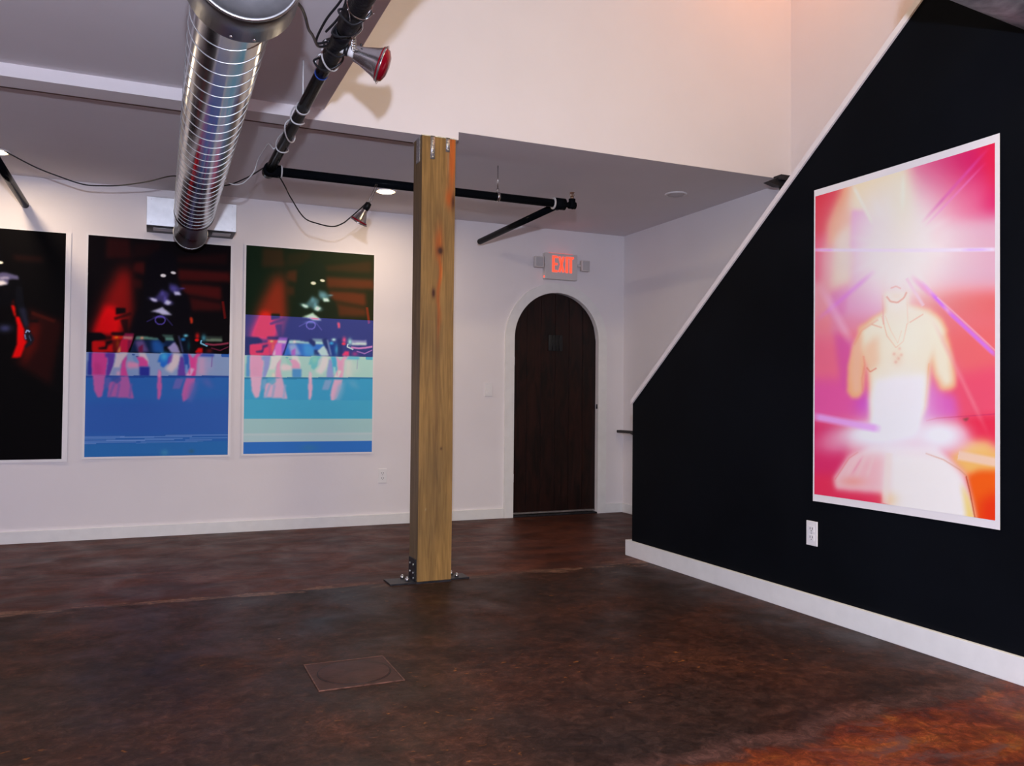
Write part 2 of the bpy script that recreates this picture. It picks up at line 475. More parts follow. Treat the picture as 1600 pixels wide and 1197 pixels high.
pts = [(YE, 0), (YE, SZ0), (YE - (HT - SZ0) / K, HT), (YB, HT), (YB, 0)]
struct(MB().prism([(XB, y, z) for y, z in pts], (0.13, 0, 0)).build('wall_stair', M_black, origin=(XB, YE, 0)),
       'matte black partition wall with a steep sloping top edge', 'wall')
n = Vector((0, K, 1)).normalized()          # upward normal of the slope (points away from black side)
a = Vector((XB - 0.010, YE + 0.004, SZ0)); b_ = Vector((XB - 0.010, YE - (HT - SZ0) / K, HT))
w = 0.024
struct(MB().prism([a - n * 0.004, b_ - n * 0.004, b_ + n * w, a + n * w], (0.15, 0, 0)).build('trim_3', M_cap),
       'white cap strip along the sloping top of the black wall', 'trim')
# baseboards
bb = MB().box(XL, 2.777, D - 0.016, D, 0, 0.082, 0.002)
bb.box(3.767, XR, D - 0.016, D, 0, 0.082, 0.002)
struct(bb.build('baseboard_back', M_trim, origin=(0, D, 0)), 'white baseboard along the back wall', 'baseboard')
struct(MB().box(XR - 0.016, XR, YB, D - 0.016, 0, 0.082, 0.002).build('baseboard_right', M_trim, origin=(XR, 0, 0)),
       'white baseboard along the right wall beyond the partition', 'baseboard')
bb = MB().box(XB - 0.02, XB, YB, YE + 0.05, 0, 0.099, 0.002)
bb.box(XB, XB + 0.13, YE, YE + 0.05, 0, 0.099, 0.002)
struct(bb.build('baseboard_stair', M_trim, origin=(XB, YE, 0)), 'white baseboard at the foot of the black wall', 'baseboard')

# ---------------------------------------------------------------- arched door
dg = bpy.data.objects.new('door_1', None); C.objects.link(dg); dg.location = (dc, D, 0); ORG['door_1'] = Vector((dc, D, 0))
struct(dg, 'arched dark plank door in a white arched casing', 'door')
YD = D + 0.03
mb = MB()
npl = 6; pw = 2 * dr / npl
for k in range(npl):
    x0 = dc - dr + k * pw + 0.0035; x1 = x0 + pw - 0.007
    r = dr - 0.004
    top = []
    for j in range(7):
        x = x0 + (x1 - x0) * j / 6
        xx = min(max(x - dc, -r), r)
        top.append((x, DZ + math.sqrt(max(r * r - xx * xx, 0))))
    o2 = [(x0, 0.022)] + top + [(x1, 0.022)]
    mb.prism([(x, YD, z) for x, z in o2], (0, 0.04, 0))
mb.prism([(x, YD + 0.006, z) for x, z in [(DX0 + .003, 0.022)] + arch(dc, dr - 0.004, DZ) + [(DX1 - .003, 0.022)]], (0, 0.03, 0))
mb.build('door_panel', M_door, dg)
mb = MB()
co = arch(dc, dr + 0.084, DZ - 0.0, 40); ci = arch(dc, dr, DZ, 40)
outer = [(DX0 - 0.084, 0)] + co + [(DX1 + 0.084, 0)]
inner = [(DX0, 0)] + ci + [(DX1, 0)]
for i in range(len(outer) - 1):
    q = [outer[i], outer[i + 1], inner[i + 1], inner[i]]
    mb.prism([(x, D - 0.020, z) for x, z in q], (0, 0.020, 0))
bmesh.ops.remove_doubles(mb.bm, verts=mb.bm.verts, dist=0.0002)
mb.build('door_casing', M_trim, dg)
mb = MB().box(DX0, DX1, D - 0.012, D + 0.06, 0.0, 0.014, 0.002)
mb.build('threshold', M_iron, dg)
MB().box(DX0 + 0.01, DX1 - 0.01, YD - 0.008, YD, 0.022, 0.036).build('door_sweep', M_silver, dg)
mb = MB().box(3.205, 3.34, YD - 0.012, YD, 1.435, 1.575, 0.003)
for k in range(3): mb.cyl((3.239 + k * 0.034, YD - 0.016, 1.44), (3.239 + k * 0.034, YD - 0.016, 1.57), 0.004, seg=8)
mb.build('door_grille', M_grille, dg)
mb = MB()
for z in (0.30, 1.30): mb.cyl((DX0 + 0.004, D - 0.002, z), (DX0 + 0.004, D - 0.002, z + 0.07), 0.006, seg=10)
mb.build('hinge', M_bolt, dg)
mb = MB().cyl((DX1 - 0.004, D - 0.0, 0.93), (DX1 - 0.004, D - 0.0, 0.97), 0.007, seg=10)
mb.build('door_latch', M_iron, dg)

# ---------------------------------------------------------------- timber post


def color_mesh(name, verts, faces, cols, m, parent, origin):
    me = bpy.data.meshes.new(name)
    o0 = ORG[parent.name] if parent else Vector(origin)
    v = np.asarray(verts, float) - np.array(o0)
    me.from_pydata(v.tolist(), [], faces)
    ca = me.color_attributes.new('ink', 'FLOAT_COLOR', 'POINT')
    flat = np.concatenate([np.asarray(cols, float), np.ones((len(cols), 1))], 1).ravel()
    ca.data.foreach_set('color', flat)
    me.materials.append(m); me.update()
    o = bpy.data.objects.new(name, me); C.objects.link(o)
    if parent: o.parent = parent
    else: o.location = o0
    ORG[o.name] = Vector(o0)
    return o


PX0, PX1, PY0, PY1 = 1.356, 1.549, 4.365, 4.520
post = thing('timber_post', 'tall square rough timber post standing in mid floor under the beam', 'post', ((PX0 + PX1) / 2, (PY0 + PY1) / 2, 0))
nz = 420; zs = np.linspace(0.010, HB - 0.002, nz)
per = []
nf, ns_ = 40, 14
for k in range(nf): per.append((PX0 + (PX1 - PX0) * k / nf, PY0, 0))
for k in range(ns_): per.append((PX1, PY0 + (PY1 - PY0) * k / ns_, 1))
for k in range(nf): per.append((PX1 - (PX1 - PX0) * k / nf, PY1, 2))
for k in range(ns_): per.append((PX0, PY1 - (PY1 - PY0) * k / ns_, 3))
npz = len(per)
V = []; COL = []
WB = lin((140, 108, 62)) ; WO = lin((182, 92, 30)); WK = lin((58, 20, 16)); WG = lin((150, 125, 92))


def gs(x, z, cx, cz, rx, rz): return np.exp(-(((x - cx) / rx) ** 2 + ((z - cz) / rz) ** 2))


for z in zs:
    for (x, y, f) in per:
        c = WB.copy()
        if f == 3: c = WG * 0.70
        if f == 0:
            def mixc(c, d, a): a = min(max(a, 0), 1); return c * (1 - a) + d * a
            c = mixc(c, WO, 1.0 * gs(x, z, 1.457, 1.86, 0.022, 0.085))
            c = mixc(c, WO, 1.1 * gs(x, z, 1.462 + 0.008 * math.sin(z * 23), 1.66, 0.010, 0.20))
            c = mixc(c, WO, 0.9 * gs(x, z, 1.459, 1.45, 0.006, 0.12))
            c = mixc(c, WO, 1.3 * gs(x, z, 1.530, 2.36, 0.022, 0.20))
            c = mixc(c, WO, 1.1 * gs(x, z, 1.515, 2.12, 0.020, 0.05))
            c = mixc(c, WG, 0.8 * gs(x, z, 1.507, 2.36, 0.006, 0.12))
            c = mixc(c, WK, 1.3 * gs(x, z, 1.466, 1.822, 0.016, 0.022))
            c = mixc(c, WK, 1.2 * gs(x, z, 1.430, 1.585, 0.010, 0.028))
            c = mixc(c, WK, 0.9 * gs(x, z, 1.540, 2.10, 0.016, 0.05))
            c = mixc(c, WK, 0.9 * gs(x, z, 1.484, 0.73, 0.006, 0.008))
            c = mixc(c, lin((110, 80, 50)), 0.5 * gs(x, z, 1.452, 1.15, 0.014, 0.9))
            c = mixc(c, lin((170, 150, 110)), 0.8 * gs(x, z, 1.400, 0.40, 0.003, 0.006))
        dx = 0.0015 * math.sin(z * 3.1) if f == 1 else 0
        V.append((x + dx, y, z)); COL.append(c)
F = []
for i in range(nz - 1):
    for k in range(npz):
        k2 = (k + 1) % npz
        F.append((i * npz + k, i * npz + k2, (i + 1) * npz + k2, (i + 1) * npz + k))
F.append(tuple(range(npz))[::-1]); F.append(tuple((nz - 1) * npz + k for k in range(npz)))
color_mesh('post_shaft', V, F, COL, M_post, post, None)
mb = MB().box(1.205, 1.345, 4.36, 4.50, 0.0, 0.009, 0.001); mb.box(1.345, 1.545, PY0 - 0.01, PY1 + 0.01, 0.0, 0.0095)
mb.box(1.545, 1.665, 4.385, 4.505, 0.0, 0.009, 0.001)
mb.build('base_plate', M_iron, post)
mb = MB().box(PX0 - 0.007, PX0, PY0 + 0.025, PY1 - 0.012, 0.009, 0.125, 0.001)
mb.build('base_bracket', M_iron, post)
for (x, y) in ((1.305, 4.50 - 0.02), (1.312, 4.41), (1.592, 4.485), (1.600, 4.415)):
    mb = MB().cyl((x, y, 0.009), (x, y, 0.024), 0.011, seg=6, smooth=False); mb.cyl((x, y, 0.024), (x, y, 0.032), 0.005, seg=8)
    mb.build('anchor_bolt', M_bolt, post)
for (y, z) in ((PY0 + 0.05, 0.095), (PY0 + 0.11, 0.095), (PY0 + 0.05, 0.050), (PY0 + 0.11, 0.050), (PY0 + 0.045, 0.022)):
    MB().cyl((PX0 - 0.007, y, z), (PX0 - 0.013, y, z), 0.006, seg=8).build('screw_head', M_bolt, post)
for (x0, x1, z0) in ((1.403, 1.428, 2.325), (1.492, 1.515, 2.375)):
    mb = MB().box(x0, x1, PY0 - 0.003, PY0, z0, HB - 0.002)
    k = z0 + 0.012
    while k < HB - 0.01:
        mb.cyl(((x0 + x1) / 2, PY0 - 0.003, k), ((x0 + x1) / 2, PY0 - 0.006, k), 0.004, seg=8); k += 0.022
    mb.build('metal_strap', M_strap, post)
mb = MB().box(PX0 - 0.003, PX0, PY0 + 0.04, PY0 + 0.10, HB - 0.14, HB - 0.002)
mb.build('side_strap', M_strap, post)
MB().box(PX0 - 0.004, PX1 + 0.004, PY0 - 0.003, Y1 - 0.001, HB - 0.006, HB - 0.001).build('post_cap', M_strap, post)

# ---------------------------------------------------------------- prints


class Canvas:
    """ink of a print: painted on a grid, coordinates measured on the print through its four corners (TL, TR, BR, BL)"""
    def __init__(s, W, H, corners, base):
        s.W, s.H = W, H
        src = [(0, 0), (1, 0), (1, 1), (0, 1)]
        A = []; B = []
        for (u, v), (x, y) in zip(src, corners):
            A.append([u, v, 1, 0, 0, 0, -u * x, -v * x]); B.append(x)
            A.append([0, 0, 0, u, v, 1, -u * y, -v * y]); B.append(y)
        h = np.append(np.linalg.solve(np.array(A), np.array(B)), 1)
        u, v = np.meshgrid(np.linspace(0, 1, W), np.linspace(0, 1, H))
        d = h[6] * u + h[7] * v + 1
        s.X = (h[0] * u + h[1] * v + h[2]) / d; s.Y = (h[3] * u + h[4] * v + h[5]) / d
        s.u, s.v = u, v
        s.px = abs(corners[1][0] - corners[0][0]) / W
        s.I = np.zeros((H, W, 3)); s.I[:] = base

    def blend(s, m, col, a=1.0, mode='mix'):
        m = np.clip(m * a, 0, 1)[..., None]; col = np.asarray(col, float)
        if mode == 'mix': s.I = s.I * (1 - m) + col * m
        elif mode == 'screen': s.I = 255 - (255 - s.I) * (1 - m * col / 255.0)
        elif mode == 'mul': s.I = s.I * (1 - m + m * col / 255.0)

    def blur(s, m, r):
        k = int(round(r / s.px))
        if k < 1: return m
        for _ in range(2):
            for ax in (0, 1):
                p = np.pad(m, [(k + 1, k) if a == ax else (0, 0) for a in (0, 1)], mode='edge')
                c = np.cumsum(p, axis=ax)
                m = (np.take(c, range(2 * k + 1, c.shape[ax]), ax) - np.take(c, range(0, c.shape[ax] - 2 * k - 1), ax)) / (2 * k + 1)
        return m

    def poly(s, pts, col, soft=0.0, a=1.0, mode='mix', grad=None):
        m = np.zeros_like(s.X, bool)
        n = len(pts)
        for i in range(n):
            x0, y0 = pts[i]; x1, y1 = pts[(i + 1) % n]
            if y0 == y1: continue
            c = ((y0 > s.Y) != (y1 > s.Y)) & (s.X < (x1 - x0) * (s.Y - y0) / (y1 - y0) + x0)
            m ^= c
        m = s.blur(m.astype(float), soft)
        if grad is not None: m = m * np.clip(grad(s.X, s.Y), 0, 1)
        s.blend(m, col, a, mode)

    def ell(s, cx, cy, rx, ry, col, a=1.0, ang=0, soft=0.25, mode='mix'):
        t = math.radians(ang); dx = s.X - cx; dy = s.Y - cy
        d = np.hypot((dx * math.cos(t) + dy * math.sin(t)) / rx, (-dx * math.sin(t) + dy * math.cos(t)) / ry)
        s.blend(np.clip((1 - d) / soft, 0, 1), col, a, mode)

    def glow(s, cx, cy, rx, ry, col, a=1.0, ang=0, mode='mix', p=2):
        t = math.radians(ang); dx = s.X - cx; dy = s.Y - cy
        d2 = ((dx * math.cos(t) + dy * math.sin(t)) / rx) ** 2 + ((-dx * math.sin(t) + dy * math.cos(t)) / ry) ** 2
        s.blend(np.exp(-d2 ** (p / 2)), col, a, mode)

    def line(s, p0, p1, w, col, a=1.0, soft=1.0, mode='mix', fade=0.0):
        x0, y0 = p0; x1, y1 = p1; L = math.hypot(x1 - x0, y1 - y0)
        ux, uy = (x1 - x0) / L, (y1 - y0) / L
        t = (s.X - x0) * ux + (s.Y - y0) * uy; d = abs(-(s.X - x0) * uy + (s.Y - y0) * ux)
        m = np.clip((w / 2 + soft / 2 - d) / soft, 0, 1) * ((t > 0) & (t < L))
        if fade: m = m * np.clip(np.minimum(t, L - t) / (L * fade), 0, 1)
        s.blend(m, col, a, mode)

    def path(s, pts, w, col, a=1.0, soft=1.0, mode='mix'):
        for p, q in zip(pts[:-1], pts[1:]): s.line(p, q, w, col, a, soft, mode)


def A2(pts, ox, oy, k): return [(ox + x / k, oy + y / k) for x, y in pts]


def glitch_print(third):
    """the two figure prints: dark red room and figure above, bands of blue below"""
    cor = [(138.6, 369.5), (360.8, 384.0), (356.3, 710.3), (132.2, 714.8)]
    c = Canvas(228, 350, cor, (6, 2, 5))
    a = lambda *p: A2(p, 130, 365, 6.65)
    b = lambda *p: A2(p, 125, 510, 5.7)
    P = lambda x, y: (130 + x / 6.65, 365 + y / 6.65)
    # dim red planks of the room behind
    for (q, al) in ((a((250, 60), (480, 70), (500, 260), (230, 270)), .5), (a((520, 120), (800, 90), (790, 230), (520, 260)), .25),
                    (a((960, 250), (1500, 200), (1500, 320), (960, 300)), .35), (a((960, 370), (1530, 400), (1530, 500), (960, 490)), .9),
                    (a((980, 520), (1430, 550), (1440, 690), (1000, 620)), 1.0), (a((1080, 660), (1440, 720), (1440, 800), (1110, 800)), .8),
                    (a((530, 310), (640, 300), (640, 440), (520, 400)), .8), (a((520, 480), (610, 480), (620, 580), (530, 570)), .55)):
        c.poly(q, (66, 10, 10), 2.5, al)
    # red shaft of light on the left
    c.poly(a((360, 350), (470, 350), (500, 700), (520, 860), (470, 1040), (60, 1040), (180, 700)), (84, 12, 10), 9, .85)
    c.poly(a((420, 420), (470, 420), (500, 800), (440, 1000), (100, 1030), (260, 640)), (150, 12, 12), 7, .65)
    c.glow(*P(420, 620), 11, 34, (120, 12, 10), .5, 8)
    c.poly(a((230, 750), (330, 760), (400, 900), (390, 1060), (90, 1060), (170, 880)), (222, 6, 12), 4, .95)
    c.ell(*P(270, 930), 14, 22, (235, 4, 14), .9, soft=.9)
    c.poly(a((340, 780), (440, 780), (440, 830), (340, 850)), (8, 2, 5), 1, .95)
    c.poly(a((320, 880), (500, 820), (510, 850), (330, 910)), (40, 4, 6), .8, .8)
    c.poly(a((385, 900), (470, 900), (460, 1100), (395, 940)), (20, 2, 5), 1, .8)
    # figure, almost black
    c.poly(a((690, 240), (760, 180), (900, 180), (970, 260), (985, 480), (1040, 600), (1110, 700), (1130, 900), (1120, 1080), (480, 1080), (520, 900), (620, 700), (640, 480), (660, 330)), (5, 2, 8), 2.5, 1)
    for (x, y, rx, ry, an) in ((830, 441, 5.6, 3.3, 6), (935, 411, 5.2, 2.7, 12)):
        c.ell(*P(x, y), rx, ry, (228, 205, 215), 1, an, .45)
    # light scraps on the chest
    vi = (96, 80, 168) if not third else (96, 130, 205)
    wh = (206, 192, 228) if not third else (205, 212, 255)
    for q, col, al in ((((890, 520), (960, 530), (1000, 570), (1060, 570), (1000, 600), (1020, 640), (960, 640), (900, 600)), vi, .8),
                       (((940, 600), (990, 605), (1020, 640), (950, 640)), wh, .9),
                       (((660, 670), (740, 670), (790, 620), (860, 600), (900, 630), (880, 680), (950, 730), (850, 750), (800, 700), (740, 720)), vi, .85),
                       (((690, 675), (760, 685), (770, 710), (720, 705)), wh, .9), (((860, 690), (920, 715), (880, 745), (840, 730)), wh, .9),
                       (((700, 815), (770, 790), (820, 765), (860, 800), (925, 850), (830, 850), (780, 825)), wh, .85)):
        c.poly(a(*q), col, 1.3 if col == wh else 2.2, al * (.95 if col == wh else .62))
    for (x, y, rx, ry, an, cc) in ((730, 690, 5, 2.2, 20, wh), (880, 720, 5, 3, 25, wh), (985, 628, 4, 2, 15, wh), (820, 620, 4, 5, 0, vi), (850, 680, 2.5, 5, 0, vi), (940, 575, 6, 4, 10, vi), (1030, 572, 4, 1.2, 0, vi), (820, 815, 9, 3, 10, wh), (800, 870, 9, 2, 0, vi)):
        c.glow(*P(x, y), rx, ry, cc, .6, an)
    rg = (92, 70, 170)
    pr = [P(800 + 52 * math.cos(t), 903 + 44 * math.sin(t)) for t in [2 * PI * k / 16 for k in range(17)]]
    c.path(pr, 2.0, rg, .8, 1.5)
    c.path([P(660, 920), P(740, 880), P(800, 862), P(870, 890), P(930, 960)], 1.6, rg, .5, 2)
    # things at the right: orange glint, beam end
    c.poly(a((1105, 870), (1135, 870), (1140, 930), (1115, 935)), (215, 50, 22), 1, .9)
    c.line(P(1450, 700), P(1475, 880), 4, (110, 12, 10), .8, 2)
    # everything below is printed in one of two colourways
    if third:
        tv = c.v[..., None]; tu = c.u[..., None]; I = c.I
        tg = I * np.array([.96, 1.0, .8]) + np.array([8, 26, 12]) + tu * np.array([26, 10, 6])
        tm = 255 - (255 - I) * (1 - np.array([52, 58, 118]) / 255.0)
        c.I = np.clip(np.where(tv < 0.334, tg, tm), 0, 255)
        hot = np.clip((I[..., 0] - 120) / 100, 0, 1) * (c.v >= 0.334)
        c.blend(hot, (238, 66, 104), .9)
    Q = lambda p2, p3: p3 if third else p2
    e = lambda *p: A2(p, 130, 500, 8.55)
    f = lambda *p: A2(p, 240, 500, 8.55)
    E1 = lambda x, y: (130 + x / 8.55, 500 + y / 8.55)
    F1 = lambda x, y: (240 + x / 8.55, 500 + y / 8.55)
    DK = Q((6, 3, 8), (44, 50, 104)); RED = Q((196, 10, 12), (236, 62, 104)); TEAL = Q((92, 130, 118), (176, 210, 208))
    NAVY = Q((12, 26, 58), (58, 106, 188)); BLU = Q((30, 78, 150), (72, 142, 206)); MAU = Q((112, 80, 136), (178, 178, 216))
    PALE = Q((128, 140, 178), (168, 194, 188)); DEEP = Q((40, 44, 132), (84, 138, 190)); PNK = Q((206, 60, 132), (222, 148, 180))
    PUR = Q((94, 52, 142), (144, 144, 196)); CRM = Q((206, 176, 182), (218, 208, 202)); LPK = Q((214, 130, 166), (226, 190, 196))
    # dark strip with tables, y 520 to 552
    c.poly(e((35, 180), (240, 180), (300, 220), (300, 290), (35, 300)), DK, .8, .95)
    c.poly(e((35, 290), (130, 290), (130, 440), (35, 440)), DK, .6, .95)
    c.poly(e((125, 290), (560, 230), (600, 440), (125, 440)), Q((96, 8, 10), (200, 60, 110)), 1.0, 1)
    c.poly(e((125, 295), (290, 290), (300, 330), (290, 380), (390, 330), (400, 440), (125, 440)), RED, .8, .95)
    c.poly(e((210, 375), (300, 370), (310, 300), (390, 280), (390, 310), (330, 330), (315, 405), (215, 405)), DK, .6, .9)
    c.poly(e((390, 215), (560, 215), (530, 265), (385, 270)), Q((214, 26, 12), (240, 70, 100)), .8, .95)
    c.glow(*E1(445, 240), 3, 2, Q((250, 120, 20), (255, 180, 110)), .9)
    c.glow(*E1(465, 330), 3.5, 8, Q((150, 60, 12), (236, 110, 80)), .6)
    c.poly(e((370, 175), (560, 170), (540, 215), (380, 210)), DK, 1, .8)
    c.poly(e((620, 440), (640, 270), (1020, 270), (1020, 440)), NAVY, .6, 1)
    c.poly(f((-20, 270), (300, 270), (300, 440), (-20, 440)), NAVY, .6, 1)
    c.poly(f((-30, 280), (60, 270), (130, 330), (150, 440), (-10, 440)), BLU, 2.5, .9)
    c.poly(e((700, 225), (840, 225), (1000, 250), (1010, 268), (700, 268)), TEAL, .7, .9)
    c.poly(f((110, 200), (280, 200), (280, 278), (120, 275)), TEAL, 1.2, .55)
    c.poly(f((140, 240), (275, 240), (275, 272), (150, 272)), TEAL, .6, .9)
    c.poly(f((690, 215), (915, 215), (915, 285), (700, 285)), Q((60, 66, 60), (170, 160, 200)), 1, .7)
    c.poly(f((690, 250), (915, 255), (915, 285), (700, 280)), Q((110, 122, 104), (206, 214, 206)), .7, .9)
    # leg with knee, left of centre
    c.poly(e((560, 180), (680, 190), (660, 330), (590, 440), (450, 440), (490, 330)), Q((130, 20, 60), (150, 90, 190)), 1.4, .95)
    c.poly(e((540, 225), (665, 225), (655, 265), (530, 265)), Q((196, 120, 112), (222, 206, 206)), .8, .85)
    c.poly(e((510, 270), (600, 270), (590, 440), (460, 440)), Q((190, 20, 56), (222, 110, 186)), 1.4, .9)
    c.poly(e((470, 400), (500, 350), (500, 440), (462, 440)), Q((210, 160, 60), (226, 200, 200)), .8, .85)
    c.poly(e((690, 290), (800, 270), (880, 430), (740, 440)), MAU, 1.6, .75)
    c.poly(e((735, 370), (800, 330), (800, 440), (735, 440)), Q((110, 10, 46), (180, 84, 180)), 1.4, .8)
    c.glow(*E1(785, 245), 2.6, 2.2, Q((220, 140, 110), (236, 200, 200)), .9)
    c.line(E1(700, 200), E1(620, 425), 2.6, DK, .95)
    # hands, buckles and cloth right of centre
    c.poly(f((60, 200), (150, 230), (160, 290), (120, 310), (70, 260)), DK, .8, .95)
    c.poly(f((140, 350), (200, 360), (230, 420), (140, 440)), DK, .8, .9)
    c.poly(f((250, 200), (330, 190), (350, 340), (310, 350), (270, 260)), DK, 1, .9)
    c.poly(f((185, 370), (280, 295), (320, 350), (360, 440), (240, 440)), Q((150, 132, 176), (190, 204, 206)), 1.0, .95)
    c.poly(f((355, 260), (480, 250), (470, 440), (380, 440)), Q((4, 8, 22), (40, 60, 130)), 1, .95)
    c.poly(f((325, 210), (345, 215), (400, 430), (380, 440)), Q((110, 110, 170), (170, 190, 220)), .9, .6)
    c.ell(*F1(395, 260), 5.5, 4, Q((30, 120, 190), (60, 160, 215)), .9, soft=.9)
    c.glow(*F1(430, 210), 3.6, 2.4, Q((110, 190, 215), (190, 230, 230)), .9)
    c.glow(*F1(480, 350), 4, 8, Q((16, 60, 70), (70, 160, 200)), .8)
    c.poly(f((480, 200), (560, 180), (560, 440), (490, 440)), DK, 1, .8)
    c.glow(*F1(585, 215), 3.4, 5, Q((190, 20, 20), (240, 80, 130)), .9)
    c.ell(*F1(578, 268), 4.6, 3.0, Q((228, 8, 10), (240, 60, 90)), 1, soft=.6)
    c.glow(*F1(670, 240), 3.6, 5.5, Q((70, 130, 150), (170, 215, 215)), .9)
    c.path([F1(640, 270), F1(630, 310), F1(680, 330), F1(720, 348)], 2.2, Q((130, 190, 235), (210, 220, 235)), .9)
    c.path([F1(690, 318), F1(800, 330), F1(900, 322), F1(1005, 305)], 3.0, Q((140, 46, 70), (216, 130, 186)), .9, 1.4)
    c.path([F1(770, 372), F1(890, 405), F1(1000, 355)], 1.6, Q((110, 30, 60), (196, 130, 200)), .85)
    c.poly(f((555, 420), (600, 370), (660, 375), (655, 440), (560, 440)), Q((206, 10, 14), (236, 60, 110)), 1, .95)
    c.glow(*F1(745, 410), 5, 3.4, Q((96, 14, 20), (170, 60, 130)), .8)
    # pale band, y 552 to 590
    c.poly([(120, 551.6), (375, 553), (375, 588.2), (120, 589.8)], PALE, 0, 1)
    c.glow(*E1(60, 700), 40, 12, Q((84, 108, 160), (150, 190, 180)), .6)
    c.poly(e((75, 440), (125, 440), (120, 748), (60, 748)), DEEP, 1.2, .95)
    c.poly(e((125, 440), (310, 445), (330, 540), (300, 775), (130, 775), (118, 600)), PNK, .5, 1)
    c.poly(e((150, 560), (240, 600), (260, 760), (140, 760)), Q((176, 46, 110), (210, 146, 176)), 2.5, .6)
    c.poly(e((320, 445), (430, 445), (410, 600), (360, 740), (300, 775), (330, 560)), PUR, .8, 1)
    c.poly(e((290, 450), (350, 450), (345, 500), (300, 505)), Q((84, 50, 140), (130, 150, 196)), .7, .9)
    c.poly(e((435, 445), (600, 445), (530, 560), (490, 620), (500, 700), (490, 748), (360, 748), (400, 650), (430, 540)), CRM, .7, .95)
    c.poly(e((400, 640), (500, 640), (505, 748), (365, 748)), Q((128, 134, 176), (172, 202, 186)), 1.2, .85)
    c.glow(*E1(470, 720), 3, 4, Q((214, 150, 176), (226, 200, 190)), .9)
    c.poly(e((520, 560), (590, 470), (570, 580), (580, 680), (605, 775), (500, 775), (505, 660)), PNK, .8, .95)
    c.poly(e((590, 560), (740, 575), (750, 640), (590, 650)), LPK, 2.2, .9)
    c.glow(*E1(650, 610), 8, 4, LPK, .8)
    c.poly(e((740, 445), (830, 445), (870, 540), (870, 600), (760, 520)), CRM, 1.2, .9)
    c.poly(e((700, 495), (800, 500), (860, 555), (870, 628), (745, 625), (740, 560)), PNK, .6, .95)
    c.poly(e((750, 630), (885, 628), (890, 750), (755, 750)), DEEP, .5, 1)
    c.poly(e((650, 460), (690, 460), (745, 570), (740, 585), (680, 560)), Q((104, 130, 176), (150, 190, 180)), .9, .9)
    c.path([E1(655, 466), E1(690, 472)], 2, Q((36, 60, 130), (100, 170, 180)), .9)
    c.path([E1(700, 492), E1(735, 496)], 1.4, Q((60, 50, 120), (120, 150, 180)), .9)
    c.poly(f((85, 470), (150, 445), (260, 450), (220, 560), (130, 640), (90, 610), (95, 570), (50, 570)), Q((34, 92, 182), (110, 180, 186)), .8, 1)
    c.glow(*F1(140, 490), 6, 7, Q((70, 160, 196), (140, 190, 178)), .8)
    c.poly(f((250, 445), (350, 445), (360, 540), (310, 640), (240, 710), (150, 660), (210, 590)), CRM, 2.0, .95)
    c.poly(f((200, 500), (260, 450), (240, 560), (180, 600)), Q((110, 50, 150), (200, 190, 200)), 1.4, .7)
    c.poly(f((360, 480), (400, 500), (420, 600), (430, 770), (315, 770), (330, 650), (345, 560)), PUR, .9, .95)
    c.poly(f((385, 445), (470, 450), (480, 640), (440, 700), (415, 640), (405, 540)), Q((34, 62, 150), (74, 156, 196)), .8, .95)
    c.poly(f((420, 600), (455, 600), (465, 700), (430, 690)), Q((120, 140, 190), (170, 205, 200)), .7, .85)
    c.poly(f((460, 440), (530, 510), (580, 440), (665, 450), (590, 500), (580, 640), (560, 770), (430, 765), (490, 640), (480, 520)), PNK, .6, 1)
    c.poly(f((425, 752), (480, 680), (500, 635), (545, 655), (500, 750)), Q((206, 160, 190), (216, 212, 200)), .7, .9)
    c.glow(*F1(480, 700), 1.6, 4, PNK, .7)
    c.poly(f((590, 490), (700, 490), (700, 745), (580, 745)), Q((200, 140, 172), (214, 200, 196)), 4, .8)
    c.glow(*F1(740, 600), 8, 10, Q((160, 140, 178), (196, 200, 194)), .6)
    c.poly(f((650, 448), (810, 450), (805, 488), (610, 488)), Q((50, 70, 156), (90, 170, 196)), .6, .9)
    c.poly(f((905, 450), (1010, 450), (1010, 492), (910, 492)), Q((40, 80, 156), (80, 160, 190)), .4, .95)
    c.line(F1(785, 480), F1(775, 628), 1.4, Q((110, 70, 140), (150, 160, 176)), .8, 1.2)
    # flat field below
    c.poly([(120, 588.6), (375, 587.2), (375, 740), (120, 740)], Q((44, 90, 160), (66, 148, 188)), 0, 1)
    c.poly([(120, 588.0), (375, 586.4), (375, 589.6), (120, 591.2)], Q((34, 66, 140), (50, 116, 158)), .4, .9)
    if not third: c.poly(b((30, 680), (1335, 640), (1335, 960), (30, 975)), (50, 84, 158), 6, .9)
    FP = Q((186, 86, 150), (224, 162, 188)); FM = Q((110, 86, 158), (140, 160, 196))
    c.poly(e((130, 740), (300, 740), (275, 940), (250, 1035), (195, 1040), (150, 950)), FP, .5, 1)
    c.poly(e((300, 770), (380, 770), (350, 900), (290, 930)), FM, 1.5, .7)
    c.poly(e((350, 850), (500, 760), (600, 750), (640, 900), (680, 1052), (325, 1030)), FP, .6, .9)
    for (x0, x1) in ((400, 335), (470, 440), (630, 610)):
        c.poly(e((x0, 850), (x0 + 32, 850), (x1 + 26, 1046), (x1 - 4, 1046)), FM, 1.3, .75)
    c.poly(e((375, 760), (500, 760), (510, 815), (450, 860), (390, 820)), Q((60, 76, 146), (96, 160, 190)), 1.2, .85)
    c.poly(f((70, 665), (95, 690), (110, 860), (105, 990), (75, 1075), (50, 1050), (48, 860), (60, 720)), FP, .5, 1)
    c.poly(f((70, 665), (98, 700), (100, 760), (55, 760)), LPK, .9, .8)
    c.poly(f((300, 780), (410, 780), (350, 925), (250, 925)), Q((100, 90, 160), (136, 156, 194)), 1.0, .9)
    c.poly(f((435, 775), (560, 775), (540, 900), (480, 1040), (395, 1095), (378, 1000), (395, 900)), FP, 1.0, .95)
